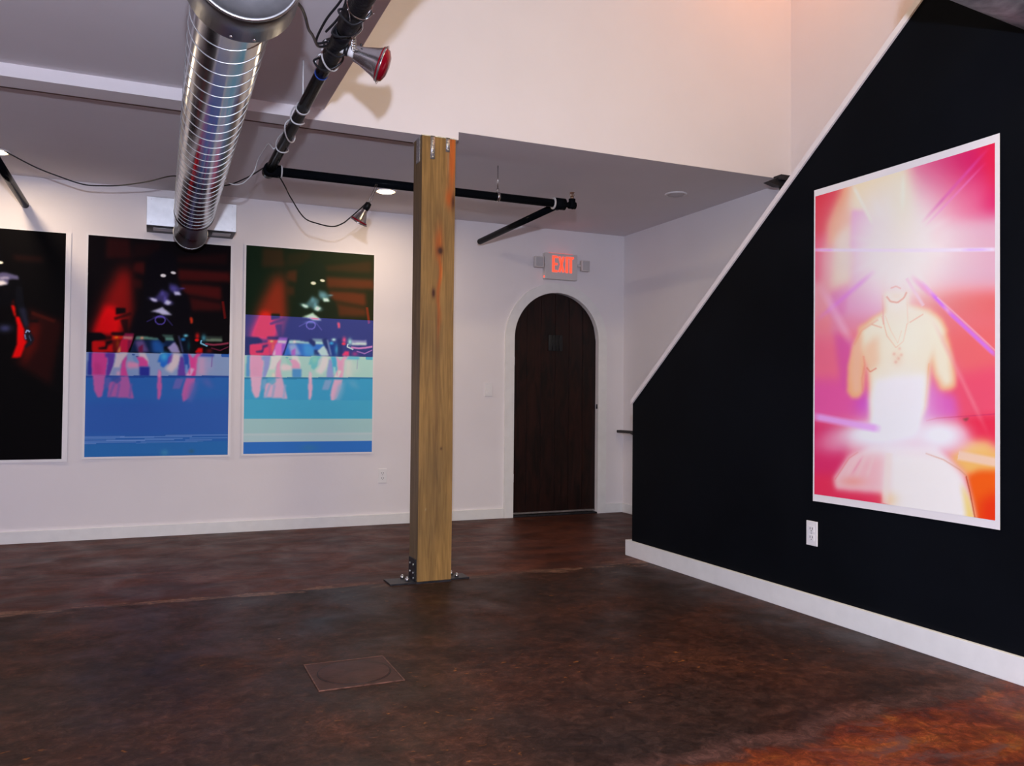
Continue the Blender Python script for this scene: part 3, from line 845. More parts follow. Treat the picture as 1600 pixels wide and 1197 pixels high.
    c.poly(f((500, 860), (600, 775), (570, 960), (500, 1100), (440, 1080)), Q((90, 94, 164), (120, 164, 196)), 3.2, .75)
    c.poly(f((620, 780), (750, 790), (810, 910), (700, 880)), Q((96, 92, 162), (110, 160, 192)), 3, .55)
    if not third:
        for k, (x0, x1, y) in enumerate(((30, 400, 984), (40, 660, 992), (30, 320, 1003), (360, 1000, 985), (575, 920, 999), (30, 580, 1022), (760, 1330, 968), (235, 840, 1014), (940, 1180, 1008), (30, 500, 1034), (540, 1100, 1028), (30, 145, 1044), (980, 1330, 990), (500, 760, 1040))):
            c.line(b((x0, y + 4))[0], b((x1, y - (x1 - x0) * .014 + 4))[0], 1.0, (126, 146, 196), .75, .8)
        c.poly(b((30, 1055), (1335, 1020), (1335, 1190), (30, 1190)), (44, 98, 160), 0, .9)
        c.glow(*b((755, 1125))[0], 6, 5, (70, 130, 170), .8)
        c.glow(*b((995, 1112))[0], 4, 3, (60, 90, 110), .7)
    if third:
        v = c.v; u = c.u
        V = lambda y0, y1, col, al=1.0: c.blend(((v >= y0) & (v < y1)).astype(float), col, al)
        V(.742, .835, (74, 156, 188), .85)
        V(.832, .900, (158, 182, 184)); V(.900, .944, (172, 184, 188))
        V(.944, 1.01, (52, 104, 178))
        c.blend(((v > .905) & (v < .912)).astype(float), (190, 190, 192), .5)
        mm = np.exp(-(((u - .5) / .07) ** 2 + ((v - .975) / .018) ** 2)); c.blend(mm, (60, 116, 160), .6)
        c.I = np.clip(c.I, 0, 255)
    return c


def first_print():
    cor = [(-157, 344), (103.5, 364.5), (96.4, 718.8), (-166, 723.5)]
    c = Canvas(220, 330, cor, (4, 2, 3))
    a = lambda *p: A2(p, 0, 390, 7.045)
    c.poly(a((150, 60), (480, 90), (470, 130), (160, 110)), (34, 8, 6), 3, .9)
    c.poly(a((-700, 200), (-300, 100), (-200, 900), (-600, 900)), (90, 8, 8), 8, .9)
    c.poly(a((320, 640), (700, 800), (640, 1060), (560, 1500), (160, 1250), (330, 900)), (40, 6, 5), 5, .8)
    c.poly(a((350, 680), (620, 780), (600, 810), (350, 720)), (64, 14, 8), 1.5, .8)
    c.poly(a((240, 960), (330, 800), (450, 820), (400, 1100), (260, 1300)), (78, 10, 6), 5, .8)
    c.poly(a((-200, -100), (0, -60), (20, 200), (230, 300), (260, 600), (-500, 700), (-400, 250), (-230, 200)), (4, 3, 6), 2, 1)
    for (x, y, an) in ((5, 142, 8), (-110, 120, 6)): c.ell(x / 7.045, 390 + y / 7.045, 6, 2.8, (240, 215, 190), 1, an, .5)
    c.poly(a((-200, 270), (60, 250), (200, 290), (210, 330), (100, 330), (90, 385), (-60, 390), (-180, 330)), (96, 84, 120), 1.5, .85)
    c.poly(a((-60, 350), (40, 340), (85, 380), (20, 395), (-60, 395)), (222, 200, 200), 1, .95)
    c.poly(a((0, 300), (100, 305), (110, 320), (0, 330)), (170, 150, 170), 1.2, .8)
    c.poly(a((120, 610), (165, 620), (180, 740), (160, 740)), (196, 10, 6), .8, 1)
    c.poly(a((150, 540), (165, 600), (125, 600)), (60, 6, 6), 1, .9)
    c.poly(a((170, 740), (215, 740), (275, 880), (300, 1000), (230, 1190), (130, 1200), (190, 1040), (195, 860)), (212, 4, 6), .8, 1)
    c.poly(a((185, 400), (240, 410), (270, 640), (310, 830), (280, 890), (215, 720), (170, 560)), (10, 9, 16), 1.5, .95)
    c.poly(a((210, 650), (280, 640), (320, 840), (280, 870)), (34, 32, 52), 1.8, .8)
    c.poly(a((270, 900), (310, 860), (350, 930), (380, 990), (350, 1050), (280, 1090), (270, 1075), (320, 1020), (275, 1000)), (20, 18, 28), .8, 1)
    c.path(a((285, 920), (300, 890), (330, 910)), 2.2, (150, 160, 205), .9, 1)
    c.path(a((275, 935), (285, 990)), 2.2, (104, 112, 150), .9, 1)
    c.path(a((320, 950), (345, 1010)), 1.6, (70, 76, 104), .8, 1)
    c.poly(a((330, 775), (420, 775), (420, 800), (330, 800)), (8, 3, 4), .8, .9)
    c.glow(8, 390 + 870 / 7.045, 10, 6, (60, 58, 100), .8)
    return c


def burst_print():
    cor = [(1273.5, 306.4), (1551.2, 224), (1560.5, 815), (1277.6, 776)]
    c = Canvas(290, 500, cor, (232, 104, 132))
    a = lambda *p: A2(p, 1250, 200, 3.741)
    b = lambda *p: A2(p, 1250, 500, 3.5206)
    g1 = lambda x, y: (1250 + x / 3.741, 200 + y / 3.741)
    g2 = lambda x, y: (1250 + x / 3.5206, 500 + y / 3.5206)
    # backdrop
    c.poly(a((60, 700), (1200, 700), (1200, 1200), (60, 1200)), (232, 138, 150), 14, 1)
    c.poly(a((640, 60), (1200, 0), (1200, 620), (760, 700), (600, 260)), (222, 70, 122), 10, 1)
    c.glow(*g1(1000, 200), 52, 40, (206, 22, 88), .95)
    c.poly(a((1020, 60), (1200, 60), (1200, 480), (1110, 420)), (220, 26, 62), 9, .8)
    c.glow(*g1(1130, 440), 22, 26, (214, 24, 92), .8)
    c.poly(a((800, 560), (1200, 520), (1200, 930), (760, 900)), (216, 160, 182), 9, .9)
    c.poly(a((640, 960), (1200, 960), (1200, 1250), (700, 1250)), (226, 98, 100), 7, 1)
    c.poly(a((60, 360), (280, 320), (270, 420), (210, 480), (150, 640), (60, 760)), (216, 30, 52), 8, 1)
    c.poly(a((240, 340), (300, 330), (290, 620), (160, 700), (160, 560)), (236, 140, 92), 7, .9)
    c.poly(a((280, 330), (620, 240), (640, 500), (420, 560), (280, 480)), (238, 208, 160), 8, 1)
    c.poly(a((60, 640), (140, 620), (120, 900), (60, 900)), (226, 60, 100), 8, .8)
    c.poly(a((200, 640), (290, 560), (300, 900), (180, 940)), (238, 206, 176), 7, .85)
    c.poly(a((298, 480), (370, 480), (430, 560), (400, 700), (330, 760), (295, 690)), (222, 90, 184), 2.5, .95)
    c.poly(a((320, 720), (440, 720), (480, 960), (480, 1080), (330, 1180), (190, 1200), (180, 1000), (300, 920)), (222, 140, 190), 5, .85)
    c.poly(a((180, 960), (300, 920), (260, 1100), (180, 1100)), (222, 96, 168), 5, .6)
    # lower backdrop
    c.poly(b((70, -20), (1120, -20), (1120, 200), (70, 60)), (234, 110, 122), 10, .5)
    c.poly(b((700, 60), (1120, 60), (1120, 300), (900, 330)), (232, 98, 98), 10, .8)
    c.poly(b((880, 300), (1120, 250), (1120, 560), (700, 560)), (232, 76, 104), 8, .9)
    c.poly(b((70, 330), (260, 330), (400, 440), (400, 560), (70, 560)), (224, 84, 154), 9, .95)
    c.poly(b((190, 60), (300, 130), (270, 420), (230, 360)), (214, 80, 156), 5, .8)
    c.glow(*g2(360, 470), 16, 20, (206, 70, 184), .9)
    c.poly(b((700, 330), (780, 400), (860, 420), (880, 540), (660, 570)), (216, 92, 180), 6, .95)
    c.poly(b((70, 560), (300, 600), (260, 780), (200, 960), (70, 1000)), (214, 46, 100), 7, 1)
    c.glow(*g2(190, 680), 22, 18, (226, 96, 140), .8)
    c.poly(b((60, 860), (230, 860), (500, 960), (520, 1060), (60, 1040)), (224, 48, 84), 7, .95)
    c.poly(b((880, 540), (1120, 520), (1120, 700), (960, 680)), (228, 44, 74), 5, .95)
    c.poly(b((820, 760), (960, 670), (1060, 670), (1120, 780), (1120, 880), (940, 880)), (242, 176, 98), 6, 1)
    c.poly(b((930, 860), (1000, 830), (1120, 830), (1120, 1150), (980, 1120), (950, 1000)), (236, 90, 24), 4, 1)
    c.poly(b((1010, 1000), (1120, 940), (1120, 1150), (1000, 1140)), (228, 44, 22), 7, .8)
    # figure
    skin = (240, 222, 198); edge = (240, 168, 122)
    armL = b((300, 130), (350, 40), (420, 0), (430, 100), (370, 200), (352, 400), (330, 435), (290, 435), (265, 400), (270, 250))
    armR = b((700, -40), (770, 0), (820, 110), (860, 300), (862, 370), (830, 392), (780, 392), (740, 310), (710, 200))
    for q in (armL, armR): c.poly(q, edge, 2.4, 1)
    c.poly(a((350, 1197), (420, 1110), (490, 1070), (490, 960), (640, 960), (640, 1030), (760, 1060), (830, 1120), (870, 1197)), edge, 2.5, 1)
    c.poly(b((320, 40), (430, -20), (740, -20), (790, 90), (725, 250), (700, 480), (640, 620), (400, 620), (385, 400), (375, 250), (330, 160)), edge, 2.5, .9)
    c.poly(b((290, 150), (340, 60), (350, 200), (335, 400), (300, 410), (282, 300)), (238, 178, 150), 4, .9)
    c.poly(b((720, -10), (770, 40), (830, 200), (845, 350), (800, 375), (755, 300), (730, 180)), skin, 4, .95)
    c.poly(a((370, 1200), (440, 1120), (500, 1080), (500, 960), (630, 960), (630, 1040), (750, 1075), (815, 1130), (850, 1210)), skin, 3, .95)
    c.poly(b((340, 60), (430, 0), (740, 0), (770, 90), (712, 250), (690, 480), (640, 600), (410, 600), (400, 400), (385, 280), (345, 160)), skin, 4, .95)
    c.poly(b((350, 150), (430, 90), (440, 240), (400, 290), (365, 260)), (238, 176, 140), 5, .65)
    c.path(b((300, 140), (340, 60), (430, 0)), 2.4, (228, 140, 110), .5, 3)
    c.path(b((352, 200), (360, 250), (345, 330), (350, 400)), 2.0, (230, 120, 110), .5, 3)
    c.glow(*g2(540, 210), 8, 13, (234, 196, 168), .8)
    for (x, y) in ((520, 190), (545, 215), (560, 195), (530, 235), (550, 160)): c.glow(*g2(x, y), 2.4, 2.4, (222, 140, 112), .6)
    # chin and neck lines, chains
    c.path(a((500, 985), (530, 1015), (570, 1020), (610, 990), (628, 950)), 1.4, (216, 140, 110), .7, 2)
    c.path(a((525, 940), (555, 925), (590, 940)), 1.4, (222, 160, 140), .8, 1.6)
    c.path(a((620, 940), (632, 1150)), 1.2, (226, 160, 120), .5, 2)
    c.path(a((480, 980), (490, 1150)), 2.0, (220, 120, 120), .6, 2)
    c.path(a((640, 1140), (720, 1090)), 1.6, (222, 140, 104), .7, 2)
    c.path(a((420, 1150), (480, 1170)), 1.6, (222, 140, 104), .7, 2)
    c.path(b((450, -20), (480, 90), (530, 155), (570, 120), (590, 20)), 1.1, (226, 150, 110), .8, 1.6)
    c.path(b((470, -20), (500, 60), (540, 130), (560, 60)), .9, (226, 160, 120), .6, 1.4)
    c.path(b((370, 265), (390, 290), (425, 268)), 1.8, (216, 104, 80), .7, 2)
    c.path(b((712, 240), (700, 400), (690, 500)), 1.6, (232, 150, 90), .6, 2.5)
    # white lower body and light
    c.poly(b((420, 330), (700, 300), (690, 500), (640, 640), (400, 640), (385, 440)), (234, 228, 232), 5, .85)
    c.glow(*g2(570, 420), 40, 44, (236, 230, 232), .85)
    c.glow(*g2(600, 120), 34, 30, (240, 230, 214), .6)
    c.poly(b((200, 880), (280, 760), (400, 700), (760, 700), (900, 850), (940, 960), (975, 1100), (520, 1060), (460, 960), (210, 940)), (240, 206, 206), 4, .95)
    c.poly(b((210, 900), (300, 760), (470, 740), (460, 960), (220, 930)), (238, 168, 178), 9, .7)
    for k, (x0, x1) in enumerate(((340, 250), (380, 310), (420, 370))): c.line(g2(x0, 740), g2(x1, 900), 5, (244, 196, 196), .5, 5, fade=.3)
    c.line(g2(360, 750), g2(290, 870), 2.4, (222, 110, 150), .35, 3, fade=.3)
    c.glow(*g2(300, 900), 20, 8, (236, 150, 140), .7)
    c.poly(b((500, 730), (800, 750), (900, 860), (950, 1010), (965, 1095), (500, 1075)), (238, 226, 224), 6, .9)
    c.poly(b((900, 900), (945, 990), (978, 1096), (930, 1092)), (240, 200, 110), 2.5, .9)
    c.glow(*g2(490, 900), 7, 46, (238, 214, 214), .8)
    c.glow(*g2(500, 1000), 14, 12, (240, 190, 130), .5)
    c.path(b((205, 890), (280, 770), (330, 735)), 1.4, (222, 110, 110), .6, 2)
    c.path(b((700, 740), (800, 775), (890, 830), (935, 870), (955, 1000)), 1.6, (206, 140, 110), .7, 1.6)
    c.path(b((925, 865), (950, 960), (978, 1095)), 1.6, (170, 40, 20), .8, 1.4)
    c.poly(b((900, 545), (935, 545), (920, 562)), (90, 60, 50), .8, .9)
    c.path(b((700, 560), (760, 545), (1090, 520)), 1.4, (206, 50, 96), .8, 1.8)
    # flare
    c.glow(*g1(580, 700), 62, 84, (238, 230, 230), 1, p=3)
    c.glow(*g1(580, 690), 104, 92, (240, 228, 228), .8)
    for k in range(22):
        an = 2 * PI * k / 22 + .13 * math.sin(k * 5.1)
        x0, y0 = g1(580, 690); rr = 70 + 22 * math.sin(k * 2.3)
        c.line((x0 + 20 * math.cos(an), y0 + 24 * math.sin(an)), (x0 + rr * math.cos(an), y0 + 1.2 * rr * math.sin(an)), 7, (242, 232, 232), .28, 9, fade=.35)
    c.glow(*g1(560, 985), 14, 11, (240, 216, 204), .45)
    c.path(a((505, 985), (528, 1016), (570, 1022), (606, 995), (622, 960)), 1.6, (222, 150, 130), .5, 2.4)
    c.glow(*g1(560, 640), 90, 92, (238, 218, 216), .8)
    c.path(a((505, 985), (528, 1016), (570, 1022), (606, 995), (622, 960)), 1.8, (222, 140, 120), .55, 2.4)
    c.path(a((528, 938), (560, 926), (588, 940)), 1.6, (226, 150, 140), .6, 2)
    c.glow(*g1(565, 985), 9, 6, (240, 212, 196), .5)
    c.glow(*g1(590, 420), 24, 60, (238, 222, 200), .7)
    c.glow(*g2(560, 600), 50, 30, (234, 230, 238), 1)
    c.glow(*g2(420, 640), 60, 20, (234, 228, 236), 1, p=3)
    c.glow(*g2(780, 640), 42, 24, (234, 230, 236), .98, p=3)
    c.glow(*g2(560, 700), 100, 14, (234, 228, 234), .6)
    c.line(g1(60, 712), g1(620, 716), 5.0, (242, 214, 232), .9, 3, fade=.12)
    c.line(g1(560, 716), g1(1180, 712), 5.6, (234, 214, 234), .9, 3, fade=.10)
    c.line(g1(60, 712), g1(200, 714), 3.0, (230, 140, 224), .6, 3, fade=.2)
    c.line(g1(930, 714), g1(1120, 712), 4.0, (212, 160, 232), .6, 3, fade=.3)
    c.line(g1(640, 860), g2(1100, 210), 8, (232, 140, 200), .6, 5, fade=.15)
    c.line(g1(700, 890), g1(900, 1110), 4.6, (232, 170, 226), .7, 3, fade=.2)
    c.line(g1(760, 960), g1(860, 1070), 5, (206, 110, 232), .8, 3, fade=.3)
    c.line(g1(860, 1070), g2(1090, 205), 6.0, (208, 112, 226), .8, 3, fade=.1)
    c.line(g1(800, 990), g2(1090, 180), 1.4, (246, 210, 220), .6, 1.5)
    c.line(g1(620, 880), g1(720, 1040), 5, (238, 200, 214), .8, 3)
    c.line(g1(700, 560), g1(1100, 110), 4.2, (216, 84, 176), .55, 4, fade=.3)
    c.line(g1(720, 580), g1(1080, 200), 3, (232, 130, 206), .5, 3, fade=.3)
    c.line(g1(300, 330), g1(425, 570), 5, (242, 226, 214), .8, 4, fade=.15)
    c.line(g1(595, 250), g1(590, 500), 6, (242, 230, 214), .6, 5, fade=.3)
    c.line(g1(90, 1140), g1(440, 830), 6, (224, 124, 222), .5, 6, fade=.25)
    c.line(g1(110, 900), g1(320, 1290), 11, (238, 176, 204), .5, 8, fade=.25)
    c.line(g2(70, 535), g2(460, 610), 11, (228, 160, 228), .9, 6, fade=.12)
    c.line(g2(880, 750), g2(1110, 790), 14, (238, 196, 182), .8, 5)
    c.line(g2(720, -20), g2(1060, 660), 6, (240, 150, 160), .4, 6, fade=.3)
    c.line(g2(500, 740), g2(480, 1020), 10, (240, 214, 206), .5, 5)
    return c


def poster(origin, ux, W, H, sheet, canvas, label, white, bow=0.006, wobble=0.0):
    """origin: point on the wall at the sheet's lower left; ux: direction to the right; image area inset by sheet margins (l, r, b, t)"""
    o = Vector(origin); ux = Vector(ux).normalized(); uz = Vector((0, 0, 1)); nn = ux.cross(uz).normalized()     # towards the room
    if nn.dot(Vector((0, 0, 1)) - o) < 0: nn = -nn
    root = thing('art_print', label, 'art print', tuple(o + ux * W / 2), 'large art prints on the walls')

    def P(s, t, off):
        z = bow * (0.15 + abs(2 * s - 1) ** 3 * (1.0 - 0.5 * t)) + wobble * (1 - t) ** 4
        return o + ux * (W * s) + uz * (H * t) + nn * (0.003 + off + z)
    nx, ny = 30, 30
    V = [P(i / nx, j / ny, 0.0) for j in range(ny + 1) for i in range(nx + 1)] + [P(i / nx, j / ny, -0.0012) for j in range(ny + 1) for i in range(nx + 1)]
    mb = MB(); vs = [mb.bm.verts.new(v) for v in V]; S = (nx + 1) * (ny + 1)
    idx = lambda i, j: j * (nx + 1) + i
    for j in range(ny):
        for i in range(nx):
            q = (idx(i, j), idx(i + 1, j), idx(i + 1, j + 1), idx(i, j + 1))
            mb.bm.faces.new([vs[k] for k in q]); mb.bm.faces.new([vs[k + S] for k in q[::-1]])
    for i in range(nx):
        for j in (0, ny): mb.bm.faces.new([vs[idx(i, j)], vs[idx(i + 1, j)], vs[idx(i + 1, j) + S], vs[idx(i, j) + S]])
    for j in range(ny):
        for i in (0, nx): mb.bm.faces.new([vs[idx(i, j)], vs[idx(i, j + 1)], vs[idx(i, j + 1) + S], vs[idx(i, j) + S]])
    mb.build('paper', M_paper, root)['label'] = 'white paper border'
    l, r, b, t = sheet
    cw, ch = canvas.W, canvas.H
    s = l + (1 - l - r) * np.linspace(0, 1, cw); tt = 1 - t - (1 - b - t) * np.linspace(0, 1, ch)
    verts = [tuple(P(si, tj, 0.0008)) for tj in tt for si in s]
    ids = np.arange(cw * ch).reshape(ch, cw)
    F = np.stack([ids[1:, :-1], ids[1:, 1:], ids[:-1, 1:], ids[:-1, :-1]], -1).reshape(-1, 4).tolist()
    cols = lin(canvas.I.reshape(-1, 3)) / lin(np.array(white)) * 0.80
    cols = np.clip(cols, 0.0, 0.92)
    im = color_mesh('printed_image', verts, F, cols, M_print, root, None)
    me = im.data
    me.polygons.foreach_set('use_smooth', [True] * len(me.polygons))
    return root


WB_ = (205, 188, 190)
poster((-1.515, D, 0.547), (1, 0, 0), 1.010, 1.588, (0.020, 0.033, 0.012, 0.004), first_print(),
       'dark print cut off by the left frame edge, black figure with red glow', WB_)
poster((-0.414, D, 0.562), (1, 0, 0), 0.981, 1.583, (0.015, 0.018, 0.009, 0.009), glitch_print(False),
       'middle print on the back wall, dark red above and royal blue below, pink shapes', WB_)
poster((0.646, D, 0.566), (1, 0, 0), 1.002, 1.592, (0.014, 0.012, 0.009, 0.007), glitch_print(True),
       'print nearest the post, green-black top over violet, turquoise and mint bands', WB_)
poster((XB, 3.030, 0.540), (0, -1, 0), 0.938, 1.466, (0.010, 0.020, 0.022, 0.021), burst_print(),
       'large pink and red print with white starburst figure on the black wall', (222, 212, 216), 0.010, 0.0)

# ---------------------------------------------------------------- wall plates


def outlet(c, ux, label, w=0.070, h=0.115, kind='outlet'):
    c = Vector(c); ux = Vector(ux); nn = ux.cross(Vector((0, 0, 1)))
    if nn.dot(Vector((0, 0, 1)) - c) < 0: nn = -nn

    def bx(mb, x0, x1, z0, z1, d0, d1):
        mb.prism([c + ux * x + Vector((0, 0, z)) + nn * d0 for x, z in ((x0, z0), (x1, z0), (x1, z1), (x0, z1))], nn * (d1 - d0))
    root = thing('electrical_outlet' if kind == 'outlet' else 'light_switch', label, 'outlet' if kind == 'outlet' else 'switch', tuple(c),
                 'electrical outlets' if kind == 'outlet' else None)
    mb = MB(); bx(mb, -w / 2, w / 2, -h / 2, h / 2, 0.0, 0.006)
    bmesh.ops.bevel(mb.bm, geom=[e for e in mb.bm.edges], offset=0.0015, segments=1, affect='EDGES')
    mb.build('cover_plate', M_plate, root)
    if kind == 'outlet':
        for dz in (0.020, -0.020):
            mb = MB(); bx(mb, -0.017, 0.017, dz - 0.014, dz + 0.014, 0.006, 0.008)
            s = mb.build('socket', M_plate, root)
            mb = MB(); bx(mb, -0.009, -0.006, dz - 0.002, dz + 0.008, 0.0078, 0.0086); bx(mb, 0.006, 0.009, dz - 0.002, dz + 0.008, 0.0078, 0.0086)
            bx(mb, -0.002, 0.002, dz - 0.010, dz - 0.006, 0.0078, 0.0086)
            mb.build('slot', M_slot, s)
        mb = MB(); mb.cyl(c + nn * 0.006, c + nn * 0.0075, 0.003, seg=10); mb.build('screw', M_bolt, root)
    else:
        mb = MB(); bx(mb, -0.017, 0.017, -0.033, 0.033, 0.006, 0.009); mb.build('rocker', M_plate, root)
    return root


outlet((1.727, D, 0.387), (1, 0, 0), 'white electrical outlet on the back wall beside the post')
outlet((XB, 3.047, 0.385), (0, -1, 0), 'white electrical outlet on the black wall below the pink print')
outlet((2.632, D, 1.087), (1, 0, 0), 'white light switch beside the arched door', kind='switch')

# ---------------------------------------------------------------- exit sign
ex = thing('exit_sign', 'white emergency exit sign with red letters and two lamp heads above door', 'exit sign', (3.30, D, 2.05))
MB().box(3.128, 3.446, D - 0.052, D, 2.055, 2.283, 0.007).build('housing', M_exit, ex)
yl = D - 0.0525


def stroke(mb, x0, z0, x1, z1, w):
    d = Vector((x1 - x0, 0, z1 - z0)).normalized(); q = Vector((-d.z, 0, d.x)) * w / 2
    a_ = Vector((x0, yl, z0)); b2 = Vector((x1, yl, z1))
    mb.prism([a_ + q, b2 + q, b2 - q, a_ - q], (0, -0.004, 0))


lx0, lx1, lz0, lz1 = 3.197, 3.402, 2.117, 2.258
lw = 0.021; hw = lw / 2
for k, ch in enumerate('EXIT'):
    mb = MB()
    if ch == 'E':
        x0, x1 = lx0, lx0 + 0.050
        stroke(mb, x0 + hw, lz0, x0 + hw, lz1, lw)
        for z in (lz0 + hw * .8, (lz0 + lz1) / 2, lz1 - hw * .8): stroke(mb, x0 + lw, z, x1, z, lw * .8)
    elif ch == 'X':
        x0, x1 = lx0 + 0.058, lx0 + 0.120
        stroke(mb, x0 + hw, lz0 + .004, x1 - hw, lz1 - .004, lw * .95); stroke(mb, x0 + hw, lz1 - .004, x1 - hw, lz0 + .004, lw * .95)
    elif ch == 'I':
        x0 = lx0 + 0.131; stroke(mb, x0 + hw, lz0, x0 + hw, lz1, lw)
    else:
        x0, x1 = lx0 + 0.153, lx1 + 0.004
        stroke(mb, x0, lz1 - hw * .8, x1, lz1 - hw * .8, lw * .8); stroke(mb, (x0 + x1) / 2, lz0, (x0 + x1) / 2, lz1 - lw * .8, lw)
    mb.build('letter', M_exitred, ex)
MB().box(3.17, 3.40, D - 0.044, D - 0.034, 2.282, 2.285).build('top_light_slot', M_exitred, ex)
MB().box(3.124, 3.130, D - 0.045, D - 0.032, 2.068, 2.080).build('pilot_light', M_led, ex)
for sx, x, z in ((-1, 3.070, 2.195), (1, 3.522, 2.190)):
    mb = MB().cyl((3.128 if sx < 0 else 3.446, D - 0.035, z), (x, D - 0.035, z), 0.011, seg=12)
    h = mb.build('lamp_arm', M_exit, ex)
    mb = MB().box(x - 0.043, x + 0.043, D - 0.068, D - 0.024, z - 0.048, z + 0.048, 0.010)
    h = mb.build('lamp_head', M_exit, ex)
    mb = MB().box(x - 0.032, x + 0.032, D - 0.072, D - 0.066, z - 0.037, z + 0.037, 0.002)
    mb.build('lamp_lens', M_lens, h)

# ---------------------------------------------------------------- recessed lights


def downlight(x, y, label, lit=True, r=0.080):
    root = thing('recessed_light', label, 'ceiling light', (x, y, HC), 'recessed lights in the low ceiling')
    mb = MB().lathe((x, y, HC + 0.001), (0, 0, -1), [(0, r), (0.006, r), (0.009, r - 0.010), (0.006, r - 0.016), (0.0, r - 0.018)], 40)
    mb.build('trim_ring', M_plate, root)
    rr = r - 0.016
    mb = MB().lathe((x, y, HC - 0.0005), (0, 0, -1), [(0.0, rr), (0.009, rr * .85), (0.014, rr * .5), (0.015, 0)], 32)
    mb.build('lens', M_glow if lit else M_lampoff, root)


downlight(*LAMP1, 'lit warm recessed ceiling light just left of the post')
downlight(*LAMP2, 'lit warm recessed ceiling light cut by the left frame edge')
downlight(3.473, 5.025, 'unlit recessed ceiling light near the arched door side', False)

# ---------------------------------------------------------------- spiral duct


def dax(y):     # axis of the long duct: very slightly skewed to the walls
    return Vector((0.206 + (y - 2.5) * 0.0125, y, 2.132))


RD = 0.116
du = thing('spiral_duct', 'long shiny spiral metal duct hanging under the left ceiling toward the back wall', 'duct', (0.23, 4.3, 2.0))
a0, a1 = dax(2.40), dax(5.42)
MB().lathe(a0, a1 - a0, [(0, RD), ((a1 - a0).length, RD)], 56).build('duct_pipe', M_duct, du)
# raised spiral seam
mb = MB(); pitch = 0.104; yy = 2.42; pts = []
while yy < 5.40:
    t = (yy - 2.42) / pitch * 2 * PI
    c0 = dax(yy); pts.append(c0 + Vector((math.cos(t), 0, -math.sin(t))) * (RD + 0.0005)); yy += pitch / 36
mb.tube(pts, 0.0016, seg=6, sub=1)
mb.build('spiral_seam', M_seam, du)
e0 = dax(5.42); e1 = dax(6.24)
Ld = (e1 - e0).length
MB().lathe(e0, e1 - e0, [(0, RD + 0.002), (0.03, RD + 0.002), (0.16, 0.090), (0.50, 0.088), (0.66, 0.108), (0.72, 0.109), (0.725, 0.104), (Ld, 0.100)], 48).build('reducer_collar', M_cap_metal, du)
MB().lathe(e0 + (e1 - e0).normalized() * 0.716, e1 - e0, [(0, 0.108), (0.000, 0.1125), (0.008, 0.1125), (0.008, 0.108)], 48).build('collar_rim', M_seam, du)
for t in (-2.2, -0.9):
    p = e0 + Vector((math.cos(t) * 0.119, 0.04, math.sin(t) * 0.119))
    MB().lathe(p, Vector((math.cos(t), 0, math.sin(t))), [(0, 0.005), (0.003, 0.004), (0.004, 0)], 8).build('screw', M_bolt, du)
# big end drum nearest to the camera
q = Vector((0.222, 2.30, 2.152))
MB().lathe(q, (0, 1, 0), [(0.012, 0.0), (0.010, 0.06), (0.012, 0.138), (0, 0.142), (0, 0.1465), (0.02, 0.150), (0.128, 0.156), (0.132, 0.150), (0.132, 0.112)], 56).build('end_drum', M_cap_metal, du)
MB().lathe(q, (0, 1, 0), [(-0.002, 0.141), (-0.004, 0.1445), (-0.002, 0.148), (0.004, 0.1495), (0.006, 0.146)], 56).build('drum_rim', M_seam, du)
for t in (-1.75, -1.35):
    p = q + Vector((math.cos(t) * 0.155, 0.11, math.sin(t) * 0.155))
    MB().lathe(p, Vector((math.cos(t), 0, math.sin(t))), [(0, 0.005), (0.003, 0.004), (0.004, 0)], 8).build('screw', M_bolt, du)
for y in (2.9, 4.15, 5.2):
    c0 = dax(y)
    mb = MB()
    for sx in (-1, 1): mb.box(c0.x - 0.006, c0.x + 0.006, y - 0.001, y + 0.001, c0.z + RD, (H2 if y < Y1 else HC))
    mb.build('hanger_strap', M_strap, du)

# duct at the upper right corner
d2 = thing('metal_duct', 'end of a dull grey metal duct showing in the top right corner', 'duct', (2.5, 1.84, 2.3))
p0 = Vector((2.22, 1.811, 2.426)); p1 = Vector((2.885, 1.88, 2.426))
MB().lathe(p0, p1 - p0, [(0, 0), (0, 0.13), ((p1 - p0).length, 0.13)], 48).build('duct_pipe', M_grey, d2)
dd = (p1 - p0).normalized()
MB().lathe(p0, dd, [(0.0, 0.13), (0.0, 0.134), (0.02, 0.134), (0.02, 0.13)], 48).build('end_collar', M_grey, d2)
c0 = p0 + dd * 0.25
MB().box(c0.x - 0.006, c0.x + 0.006, c0.y - 0.001, c0.y + 0.001, c0.z + 0.13, HT).build('hanger_strap', M_strap, d2)

# galvanised box on the back wall
bx0, bx1, by, bz0, bz1 = -0.030, 0.562, 6.246, 2.186, 2.385
pb = thing('air_plenum_box', 'galvanised metal air box on the back wall behind the duct end', 'vent box', ((bx0 + bx1) / 2, D, bz0))
mb = MB().box(bx0, bx1, by, D, bz0, bz1, 0.003)
mb.build('box_shell', M_box, pb)
MB().box(bx0 + 0.004, bx1 - 0.004, by + 0.004, D - 0.01, bz0 - 0.003, bz0).build('underside_panel', M_iron, pb)
for x0, x1 in ((0.015, 0.150), (0.405, 0.530)):
    mb = MB().box(x0, x1, by + 0.07, by + 0.17, bz0 - 0.006, bz0 - 0.003)
    mb.build('vent_slot', M_lens, pb)
mb = MB()
for (x, z) in ((bx0 + 0.03, bz1 - 0.02), (bx1 - 0.03, bz1 - 0.02), (bx0 + 0.03, bz0 + 0.02), (bx1 - 0.03, bz0 + 0.02)):
    MB().cyl((x, by, z), (x, by - 0.003, z), 0.004, seg=8).build('screw', M_bolt, pb)

